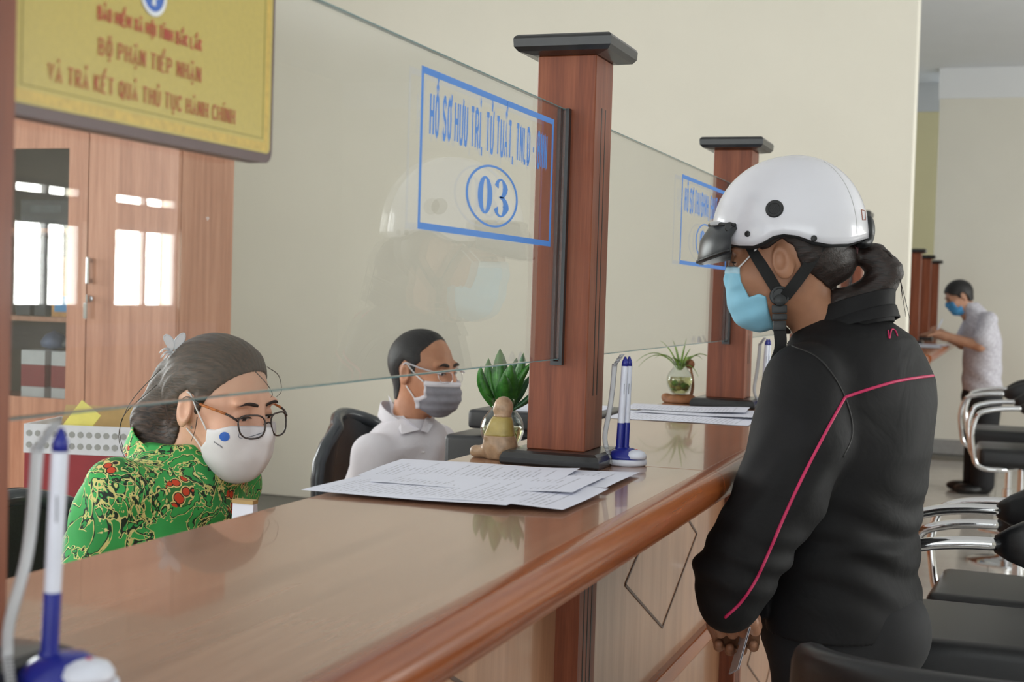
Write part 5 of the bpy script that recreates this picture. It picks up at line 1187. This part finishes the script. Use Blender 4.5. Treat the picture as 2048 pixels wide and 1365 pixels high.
# blue surgical mask
MP3 = [(0.115, -0.004), (0.070, -0.012), (0.066, -0.040), (0.054, -0.068), (0.034, -0.062), (0.022, -0.068), (0.018, -0.126), (0.045, -0.136), (0.078, -0.126), (0.108, -0.096), (0.125, -0.06)]
def mask3(P, e=0.004, pl=MP3):
    d = su(h3(P), ell(P, (0.050, 0, -0.074), (0.045, 0.048, 0.048)), 0.025)-e
    d = d+0.0011*np.sin((P[:, 2]+0.35*P[:, 0]+0.1*P[:, 1])*170)*np.clip((-0.035-P[:, 2])*60, 0, 1)
    return ss(d, -poly2(P[:, 0], P[:, 2], pl), 0.004)
mk3 = obj('face_mask', to_world(snet(mask3, (0.0, -0.09, -0.14), (0.14, 0.09, 0.01), 0.0025), M3, O3), 'mask_blue', w3, smooth=True)
obj('mask_band', to_world(snet(lambda P: mask3(P, 0.0050, [(0.125, -0.0035), (0.069, -0.0115), (0.068, -0.026), (0.125, -0.019)]), (0.0, -0.09, -0.04), (0.14, 0.09, 0.01), 0.0025), M3, O3), 'mask_pale', mk3, smooth=True)
for s in (1, -1):
    for pts in ([(0.072, -0.014), (0.050, 0.006), (0.026, 0.028), (0.005, 0.040)],):
        obj('ear_loop', to_world(side_tube(h3b, pts, s, 0.0017, off=0.003), M3, O3), 'elastic', mk3, smooth=True)
# ------------- helmet
plain('helmet_white', (222, 222, 230), 0.22, var=0.015, nscale=8, Coat_Weight=0.6); plain('helmet_black', (26, 28, 31), 0.45, var=0.15, nscale=200, bump=0.1); plain('strap_black', (14, 14, 15), 0.75, var=0.2, nscale=500, bump=0.2); plain('visor_black', (40, 44, 50), 0.32, var=0.1, nscale=300, bump=0.1)
plain('label_brown', (150, 92, 76), 0.5); plain('snap_grey', (190, 190, 192), 0.3)
OH = at(1590, 478, D3); HX = (0.147, 0.128); HW, HH, HPW = 0.116, 0.1475, 2.12
he = thing('motorbike_helmet', 'glossy white half-shell helmet worn by the standing woman', 'helmet', OH+MH @ A([0, 0, -0.02]))
def hex_(c): return np.where(c > 0, HX[0], HX[1])
RIMA = [0, 22, 36, 48, 60, 68, 75, 82, 92, 104, 118, 136, 156, 180]; RIMZ = [0.004, -0.002, -0.008, -0.0145, -0.0165, -0.011, -0.002, 0.001, -0.003, -0.013, -0.0185, -0.017, -0.008, -0.002]
def helm(nphi=96, ns=26, sc=1.0, dz=0.0, top=1.0):
    V = []; F = []
    for i in range(nphi):
        ph = 2*PI*i/nphi; dg = abs((math.degrees(ph)+180) % 360-180); zr = float(np.interp(dg, RIMA, RIMZ))+dz
        for j in range(ns):
            s = j/(ns-1); z = zr+(HH*sc-zr)*(1-(1-s)**2)
            u = (1-min(1, max(0, z)/(HH*sc))**HPW)**(1/HPW) if z > 0 else 1.0+z*1.2
            V.append((float(hex_(math.cos(ph)))*sc*u*math.cos(ph), HW*sc*u*math.sin(ph), z))
    for i in range(nphi):
        for j in range(ns-1): F.append((i*ns+j, ((i+1) % nphi)*ns+j, ((i+1) % nphi)*ns+j+1, i*ns+j+1))
    return A(V), F
def helm_sdf(P):
    q = (P-OH) @ MH; u = np.sqrt((q[:, 0]/hex_(q[:, 0]))**2+(q[:, 1]/HW)**2); z = np.maximum(q[:, 2], 0)/HH
    return ((u**HPW+z**HPW)**(1/HPW)-1)*0.11
vo, fo = helm(); vi, fi = helm(sc=0.955); n_ = len(vo); NS = 26
Fh = fo+[tuple(t+n_ for t in q[::-1]) for q in fi]+[(i*NS, n_+i*NS, n_+((i+1) % 96)*NS, ((i+1) % 96)*NS) for i in range(96)]
ho = obj('shell', to_world((np.concatenate([vo, vi]), Fh), MH, OH), 'helmet_white', he, smooth=True, norm=True)
vl, fl = helm(sc=0.95, dz=-0.005); vk, fk = helm(sc=0.90, dz=-0.005)
obj('liner', to_world((np.concatenate([vl, vk]), fl+[tuple(t+n_ for t in q[::-1]) for q in fk]+[(i*NS, n_+i*NS, n_+((i+1) % 96)*NS, ((i+1) % 96)*NS) for i in range(96)]), MH, OH), 'helmet_black', he, smooth=True)
def hdisc(px, py, prof, mat, nm, par, seg=24):
    c = march(helm_sdf, [px], [py], 1.9, 2.7)[0]; g = np.array([helm_sdf(c[None]+np.eye(3)[i]*1e-3)[0]-helm_sdf(c[None]-np.eye(3)[i]*1e-3)[0] for i in range(3)]); g /= np.linalg.norm(g)
    a = np.cross(g, UPV); a /= np.linalg.norm(a); b = np.cross(g, a); return obj(nm, xf(lathe(prof, seg), np.stack([a, b, g], 1), c), mat, par, auto=40), c, np.stack([a, b, g], 1)
v_, vc, vM = hdisc(1549, 418, [(0.0155, -0.004), (0.0155, 0.001), (0.014, 0.0025), (0.010, 0.0025), (0.0092, 0.0016), (0, 0.0016)], 'helmet_black', 'vent', he, 32)
for k in range(19):
    r_ = 0 if k == 0 else (0.0032 if k < 7 else 0.0064); a = k*(PI/3) if k < 7 else k*PI/6
    obj('vent_hole', xf(lathe([(0.0008, 0), (0.0008, 0.0004), (0, 0.0004)], 8), vM, vc+vM @ A([r_*math.cos(a), r_*math.sin(a), 0.0016])), 'black_line', v_)
for px, py in ((1495, 468), (1628, 477)): hdisc(px, py, [(0.0052, -0.003), (0.0052, 0.0008), (0.004, 0.0016), (0, 0.0018)], 'helmet_black', 'rivet', he)
Vv = []; Fv_ = []; nv = 30
for i in range(nv+1):
    ph = math.radians(-48+96*i/nv); c, s = math.cos(ph), math.sin(ph)
    pin = A([HX[0]*c*1.012, HW*s*1.012, 0.004+0.024*c]); tq = (ph/math.radians(48))**2; pout = A([0.173-0.062*tq**0.9, 0.094*s/math.sin(math.radians(48)), -0.036+0.014*tq]); mid = (pin+pout)/2+A([0.006*c, 0.004*s, 0.006])
    for th in (0, 0.005):
        for q in (pin, mid, pout): Vv.append(q-A([0.6*th*c, 0.3*th*s, th]))
for i in range(nv):
    a, b = 6*i, 6*i+6
    Fv_ += [(a, a+1, b+1, b), (a+1, a+2, b+2, b+1), (a+3, b+3, b+4, a+4), (a+4, b+4, b+5, a+5), (a+2, a+5, b+5, b+2), (a, b, b+3, a+3)]
Fv_ += [(0, 3, 4, 1), (1, 4, 5, 2), (6*nv, 6*nv+1, 6*nv+4, 6*nv+3), (6*nv+1, 6*nv+2, 6*nv+5, 6*nv+4)]
vs = obj('visor', to_world((A(Vv), Fv_), MH, OH), 'visor_black', he, auto=50)
obj('visor_piping', to_world(tube([Vv[6*i+2] for i in range(nv+1)], 0.0028, 8), MH, OH), 'helmet_black', vs, smooth=True)
obj('visor_binding', to_world(tube([A(Vv[6*i])+A([0.001, 0, 0.001]) for i in range(nv+1)], 0.003, 8), MH, OH), 'helmet_black', vs, smooth=True)
for s in (1, -1):
    q = A([HX[0]*math.cos(0.74)*1.02, s*HW*math.sin(0.74)*1.02, 0.018]); obj('visor_button', to_world(xf(lathe([(0.009, -0.004), (0.009, 0.003), (0.007, 0.005), (0, 0.0055)], 20), np.array([[1, 0, 0], [0, 0, s], [0, -s, 0]]).T if s < 0 else np.array([[1, 0, 0], [0, 0, 1], [0, -1, 0]]), q), MH, OH), 'helmet_black', vs, auto=40)
obj('visor_snap', to_world(box(0.126, 0.146, 0.040, 0.062, 0.024, 0.031, 0.003, 2), MH, OH), 'snap_grey', vs)
obj('rear_pad', to_world(snet(lambda P: su(ell(P, (-0.127, 0, 0.012), (0.011, 0.022, 0.026)), ell(P, (-0.116, 0, -0.012), (0.014, 0.03, 0.009)), 0.008), (-0.16, -0.05, -0.04), (-0.09, 0.05, 0.05), 0.003), MH, OH), 'helmet_black', he, smooth=True)
q = march(helm_sdf, [1723, 1730, 1731, 1725], [420, 422, 440, 440], 1.9, 2.9); q = q+(CAM-q)/2.5*0.0012; obj('label_print', tube(list(q)+[q[0]], 0.0009, 5), 'label_brown', he)
sm = tube(smoothpts([MH @ A([-HX[1]*(1-(z/HH)**HPW)**(1/HPW)*math.cos(0.62), HW*(1-(z/HH)**HPW)**(1/HPW)*math.sin(0.62), z])+OH for z in (0.0, 0.03, 0.06, 0.09, 0.115, 0.13)], 30), 0.0007, 5); obj('shell_seam', sm, 'snap_grey', he, smooth=True)
def strap(pxs, hw, off, nm='strap', n=18, tz=0.0):
    c = smoothpts([(a, b, 0) for a, b in pxs], n); P = march(hs3, c[:, 0], c[:, 1], 2.1, D3-0.02, off)+TOW*tz; T = np.gradient(P, axis=0)
    W = np.cross(T, np.tile(TOW, (n, 1))); W = W/np.linalg.norm(W, axis=1)[:, None]*hw; return obj(nm, strip(P, W, 0.002), 'strap_black', he, auto=40)
strap([(1496, 482), (1512, 512), (1534, 548), (1556, 584)], 0.0098, 0.004); strap([(1640, 490), (1616, 532), (1592, 566), (1570, 594)], 0.0098, 0.006)
bc = march(hs3, [1559], [592], 2.1, D3, 0.006)[0]
bk = obj('buckle', xf(lathe([(0.0165, -0.004), (0.0175, 0.0), (0.0165, 0.004), (0.013, 0.0045), (0.012, 0.003), (0, 0.003)], 28), np.stack([RT, UPV, TOW], 1), bc), 'helmet_black', he, auto=40)
obj('buckle_boss', xf(lathe([(0.0105, 0.002), (0.0105, 0.006), (0.008, 0.0075), (0, 0.008)], 24), np.stack([RT, UPV, TOW], 1), bc-UPV*0.008), 'helmet_black', bk, auto=40)
Bm = np.stack([RT, UPV, TOW], 1)
for y0, y1, w_, dz_ in ((-0.030, -0.016, 0.013, 0.004), (-0.042, -0.031, 0.0125, 0.006), (-0.060, -0.043, 0.0115, 0.004)):
    obj('clip', xf(box(-w_, w_, y0, y1, -0.004, dz_, 0.0025, 2), Bm, bc), 'helmet_black', he, auto=40)
tl = smoothpts([bc-UPV*0.050-RT*0.001, bc-UPV*0.085+RT*0.002, bc-UPV*0.110-RT*0.006, bc-UPV*0.135-RT*0.014+TOW*0.004], 14); obj('strap_end', strip(tl, RT*0.0105+UPV*0.002, 0.002), 'strap_black', he, auto=40)
us = smoothpts([bc-UPV*0.052, bc-UPV*0.062-TOW*0.05+RT*0.02, bc-UPV*0.062-TOW*0.10+RT*0.02, bc-UPV*0.03-TOW*0.165], 14); obj('chin_strap', strip(us, RT*0.0095, 0.002), 'strap_black', he, auto=40)
# ------------- jacket
J = [(1690, 1250), (1688, 1180), (1686, 1110), (1688, 1060), (1700, 980), (1706, 900), (1708, 800), (1712, 755), (1710, 712), (1708, 672), (1692, 640)]
JA = [0.128, 0.126, 0.122, 0.118, 0.126, 0.132, 0.132, 0.126, 0.114, 0.100, 0.076]; JB = [0.182, 0.178, 0.170, 0.168, 0.182, 0.198, 0.206, 0.196, 0.172, 0.135, 0.085]
TJ = [at(x, y, 2.50) for x, y in J]
AL = [at(1612, 772, 2.37), at(1598, 880, 2.345), at(1566, 985, 2.32), at(1510, 1075, 2.30), at(1470, 1150, 2.29), at(1458, 1205, 2.285)]; ALR = [0.074, 0.078, 0.072, 0.064, 0.063, 0.050]
SR = at(1712, 765, 2.50)-L3*0.165; AR = [SR, SR+A([0, 0, -0.22])-L3*0.05+F3*0.02, at(1500, 1130, 2.50), at(1480, 1210, 2.44)]; ARR = [0.072, 0.066, 0.056, 0.044]
WL = at(1458, 1150, 2.285); WR = at(1480, 1165, 2.44)
hL = hand(WL, RT*0.12-UPV*1.0-TOW*0.05, -TOW+RT*0.35, 1, 0.95); hR = hand(WR, RT*-0.05-UPV*1.0, TOW-RT*0.2, -1)
def body3(P):
    d = h3(toloc(P, O3, M3))*0.95
    d = su(d, chain(P, [NB3, AL[0]+A([0, 0, -0.02])]+AL[1:5]+[WL], [0.055, 0.045, 0.042, 0.038, 0.034, 0.03, 0.024], 0.02), 0.02)
    d = su(d, chain(P, [NB3, AR[0], AR[1], AR[2], WR], [0.055, 0.045, 0.04, 0.034, 0.024], 0.02), 0.02)
    return su(su(d, hL(P), 0.006), hR(P), 0.006)
lo3 = np.minimum.reduce([O3-0.17, WL-0.12, WR-0.12, AR[1]-0.08]); hi3 = np.maximum.reduce([O3+0.17, AL[0]+0.08, AR[0]+0.08, AR[1]+0.08])
obj('body', snet(body3, lo3, hi3, 0.003), 'skin_tan', w3, smooth=True)
def jacket(P):
    d = loft(P, [t[2] for t in TJ], [t[:2] for t in TJ], JA, JB, F3, L3)
    z = P[:, 2]; p = P-TJ[4]
    fold = np.sin(z*95+1.8*np.sin(p[:, 0]*16+p[:, 1]*9)+p[:, 0]*22)*np.exp(-((z-0.955)/0.085)**2)
    d = d+0.0055*fold-0.010*np.exp(-((z-0.962)/0.016)**2)+0.010*np.exp(-((z-0.925)/0.014)**2)*0
    t = p[:, 0]*RT[0]+p[:, 1]*RT[1]
    d = d+0.005*np.sin(z*22-t*34+1.0)*np.exp(-((z-1.12)/0.10)**2)
    a = chain(P, AL, ALR, 0.025)
    a = a+0.004*np.sin(z*120+p[:, 0]*40)*np.exp(-((z-0.955)/0.05)**2)+0.003*np.sin(z*60-p[:, 0]*90)*np.exp(-((z-1.08)/0.09)**2)
    d = su(d, a, 0.018); return su(d, chain(P, AR, ARR, 0.02), 0.02)
b_ = TJ[4]
obj('jacket', snet(jacket, (b_[0]-0.40, b_[1]-0.36, TJ[0][2]-0.015), (b_[0]+0.32, b_[1]+0.40, TJ[-1][2]+0.03), 0.0058), 'jacket_black', w3, smooth=True)
jk = bpy.data.objects[[o.name for o in w3.children if o.name.startswith('jacket')][0]]
def seam(pxs, r, mat, nm, n=40, off=0.0):
    c = smoothpts([(a, b, 0) for a, b in pxs], n); P = march(jacket, c[:, 0], c[:, 1], 1.9, 3.0, off); return obj(nm, tube(P, r, 7), mat, jk, smooth=True)
seam([(1690, 795), (1735, 780), (1790, 764), (1835, 756), (1866, 752)], 0.0027, 'piping_pink', 'piping')
seam([(1690, 795), (1655, 858), (1610, 945), (1570, 1030), (1542, 1095), (1512, 1160), (1482, 1205), (1450, 1236)], 0.0027, 'piping_pink', 'piping', 60)
seam([(1584, 692), (1630, 712), (1662, 745), (1690, 795), (1704, 845), (1702, 880), (1686, 915)], 0.0016, 'black_line', 'armhole_seam')
q = march(jacket, [1776, 1779, 1783, 1790, 1795], [661, 677, 660, 661, 672], 1.9, 3.0, 0.001); obj('logo_mark', tube(smoothpts(q, 24), 0.0014, 6), 'piping_pink', jk, smooth=True)
NA = at(1680, 642, 2.50)
UC = np.array([0, 0, 1.0])-F3*0.22; UC /= np.linalg.norm(UC)
collar('collar', w3, 'jacket_black', NA+A([0, 0, -0.026]), F3, L3, UC, 0.078, 0.070, 0.058, tiltf=0.030, gap=0.10, flare=0.012, th=0.006)
collar('collar_fold', w3, 'jacket_black', NA+A([0, 0, -0.018])-F3*0.006, F3, L3, UC, 0.082, 0.074, 0.022, tiltf=0.030, gap=0.30, flare=0.012, th=0.008)
def trous(P):
    hp = at(1690, 1235, 2.50); d = ell(P, hp+A([0, 0, -0.02]), (0.15, 0.15, 0.12))
    for s in (-1, 1):
        a = hp+L3*s*0.085+A([0, 0, -0.05]); k = a+A([0, 0, -0.37]); an = A([k[0], k[1], 0.09]); d = su(d, chain(P, [a, k, an], [0.092, 0.066, 0.058], 0.02), 0.03)
    return d
hp3 = at(1690, 1235, 2.50)
obj('trousers', snet(trous, (hp3[0]-0.22, hp3[1]-0.25, 0.03), (hp3[0]+0.22, hp3[1]+0.25, hp3[2]+0.09), 0.010), 'trousers_black', w3, smooth=True)
for s in (-1, 1):
    c = hp3+L3*s*0.085; c[2] = 0
    obj('shoe', snet(lambda P: np.maximum(su(ell(P, c+A([0, 0, 0.045]), (0.055, 0.055, 0.05)), ell(P, c+F3*0.075+A([0, 0, 0.03]), (0.075, 0.075, 0.035)), 0.03), 0.0008-P[:, 2]), c-A([0.2, 0.2, 0.004]), c+A([0.2, 0.2, 0.11]), 0.008), 'shoe_black', w3, smooth=True)
V = [at(1521, 1188, 2.27), at(1503, 1200, 2.43), at(1460, 1350, 2.43), at(1478, 1340, 2.27)]
nr = np.cross(A(V[1])-A(V[0]), A(V[3])-A(V[0])); nr = nr/np.linalg.norm(nr)*0.0015
t = thing('held_paper', 'white folded paper hanging from the hand of the standing woman', 'paper', V[3])
for k in (0, 1): obj('leaf', (A([q+nr*k*1.4 for q in V]+[q+nr*(k*1.4+0.4) for q in V]), [(0, 1, 2, 3), (7, 6, 5, 4), (0, 4, 5, 1), (1, 5, 6, 2), (2, 6, 7, 3), (3, 7, 4, 0)]), 'paper', t)

# ---------------------------------------------------------------- man writing at the far end
D4 = 10.45; Z4 = lambda px, py, dd=0.0: at(px, py, D4+dd)
O4 = Z4(1917, 594); M4_ = frame(-0.92, -0.38, 0.02, (-0.30, 1, 0)); NB4 = Z4(1938, 628)
h4 = head_sdf(tuple((NB4-O4) @ M4_), 1.0)
F4 = RT*-1.0+TOW*0.0; F4[2] = 0; F4 /= np.linalg.norm(F4); L4 = np.array([-F4[1], F4[0], 0])
m4 = thing('person', 'man in a pale shirt standing and writing at the far end', 'person', (Z4(1962, 990)[0], Z4(1962, 990)[1], 0))
EL = Z4(1950, 690)-L4*-0.16; HLw = Z4(1872, 668)+L4*0.10
ar = chain
def arms4(P):
    d = chain(P, [Z4(1962, 640)+L4*0.17, Z4(1942, 690)+L4*0.2, Z4(1880, 672)+L4*0.10, Z4(1866, 668)+L4*0.08], [0.045, 0.040, 0.032, 0.034], 0.02)
    d = np.minimum(d, chain(P, [Z4(1962, 640)-L4*0.17, Z4(1942, 690)-L4*0.2, Z4(1890, 668)-L4*0.12, Z4(1874, 662)-L4*0.06], [0.045, 0.040, 0.032, 0.034], 0.02))
    for L, k in ((0.08, 1), (-0.06, 1)):
        w_ = Z4(1866, 667)+L4*L
        for j in range(4): d = np.minimum(d, cone(P, w_+L4*(j-1.5)*0.016, w_+F4*0.07+L4*(j-1.5)*0.017+A([0, 0, -0.02]), 0.010, 0.008))
    return d
lo4 = np.minimum(Z4(1850, 720), Z4(1990, 720))-0.30; hi4 = np.maximum(Z4(1850, 620), Z4(1990, 620))+0.30
def body4(P):
    d = su(h4(toloc(P, O4, M4_)), cone(P, Z4(1958, 650)+L4*0.15, Z4(1958, 650)-L4*0.15, 0.05, 0.05), 0.02)
    return su(su(d, cone(P, NB4, Z4(1958, 650), 0.055, 0.05), 0.02), arms4(P), 0.01)
obj('body', snet(body4, (lo4[0], lo4[1], 1.0), (hi4[0], hi4[1], 1.65), 0.0085), 'skin_far', m4, smooth=True)
face_parts(h4, M4_, O4, m4)
HP4 = [(0.080, 0.16), (0.082, 0.070), (0.060, 0.035), (0.030, 0.020), (0.016, -0.012), (0.006, 0.024), (-0.016, 0.030), (-0.036, 0.0), (-0.045, -0.06), (-0.16, -0.06), (-0.18, 0.16)]
obj('hair', to_world(snet(lambda P: np.maximum(h4(P)-0.013, poly2(P[:, 0], P[:, 2], HP4)), (-0.16, -0.12, -0.12), (0.12, 0.12, 0.15), 0.006), M4_, O4), 'hair_black', m4, smooth=True)
plain('mask_blue_far', (70, 140, 190), 0.8)
obj('face_mask', to_world(snet(lambda P: np.maximum(h4(P)-0.006, poly2(P[:, 0], P[:, 2], MP3)), (0, -0.09, -0.15), (0.14, 0.09, 0.01), 0.006), M4_, O4), 'mask_blue_far', m4, smooth=True)
T4 = [Z4(1964, 800), Z4(1964, 760), Z4(1964, 720), Z4(1966, 680), Z4(1960, 645), Z4(1946, 618), Z4(1940, 605)]
m = NT('shirt_check'); nz = m.n('ShaderNodeTexNoise', i_Vector=m.co(), i_Scale=60.0); m.set(Base_Color=m.ramp(nz.outputs[0], [(0.4, (182, 178, 188)), (0.6, (206, 204, 212))]), Roughness=0.85); MATS['shirt_check'] = m.m
def shirt4(P):
    d = loft(P, [t[2] for t in T4], [t[:2] for t in T4], [0.140, 0.138, 0.135, 0.128, 0.115, 0.085, 0.06], [0.18, 0.18, 0.18, 0.19, 0.18, 0.11, 0.06], F4, L4)
    for s in (1, -1): d = su(d, chain(P, [Z4(1962, 640)+L4*s*0.17, Z4(1950, 676)+L4*s*0.2], [0.065, 0.075], 0.01), 0.02)
    return d+0.006*np.sin(P[:, 2]*40+P[:, 0]*30)*np.exp(-((P[:, 2]-0.85)/0.1)**2)
obj('shirt', snet(shirt4, (T4[1][0]-0.32, T4[1][1]-0.36, T4[0][2]-0.02), (T4[1][0]+0.32, T4[1][1]+0.36, T4[-1][2]+0.03), 0.011), 'shirt_check', m4, smooth=True)
hp4 = Z4(1964, 790)
def trous4(P):
    d = ell(P, hp4+A([0, 0, -0.02]), (0.15, 0.17, 0.13))
    for s in (-1, 1):
        a = hp4+L4*s*0.09+A([0, 0, -0.06]); an = A([a[0], a[1], 0.08]); d = su(d, chain(P, [a, (a+an)/2, an], [0.115, 0.085, 0.085], 0.02), 0.03)
    return d
obj('trousers', snet(trous4, (hp4[0]-0.28, hp4[1]-0.3, 0.02), (hp4[0]+0.28, hp4[1]+0.3, hp4[2]+0.1), 0.014), 'trousers_black', m4, smooth=True)
for s in (-1, 1):
    c = hp4+L4*s*0.09; c[2] = 0
    obj('shoe', snet(lambda P: np.maximum(su(ell(P, c+A([0, 0, 0.05]), (0.075, 0.075, 0.06)), ell(P, c+F4*0.11+A([0, 0, 0.035]), (0.10, 0.08, 0.04)), 0.03), 0.0008-P[:, 2]), c-A([0.26, 0.26, 0.004]), c+A([0.26, 0.26, 0.13]), 0.01), 'shoe_black', m4, smooth=True)
pq = Z4(1878, 655)-L4*0.02; t = thing('ballpoint_pen', 'pale pen in the hand of the far writing man', 'pen', pq-A([0, 0, 0.05]))
obj('barrel', tube([pq-A([0, 0, 0.05])+F4*0.02, pq+A([0, 0, 0.06])-F4*0.03], 0.006, 8), 'pen_white', t); obj('tip', tube([pq-A([0, 0, 0.065])+F4*0.026, pq-A([0, 0, 0.05])+F4*0.02], [0.001, 0.006], 8), 'pen_blue', t)
G3 = 'papers of the man writing at the far end'
sheet(-0.60, 10.0, 1.1006, 0.1, 'white sheet lying before the far writing man, nearest the viewer', G3, seed=11, w=0.30, h=0.42); sheet(-0.56, 10.55, 1.1006, -0.1, 'white sheet under the hands of the far writing man', G3, seed=12, w=0.25, h=0.40)
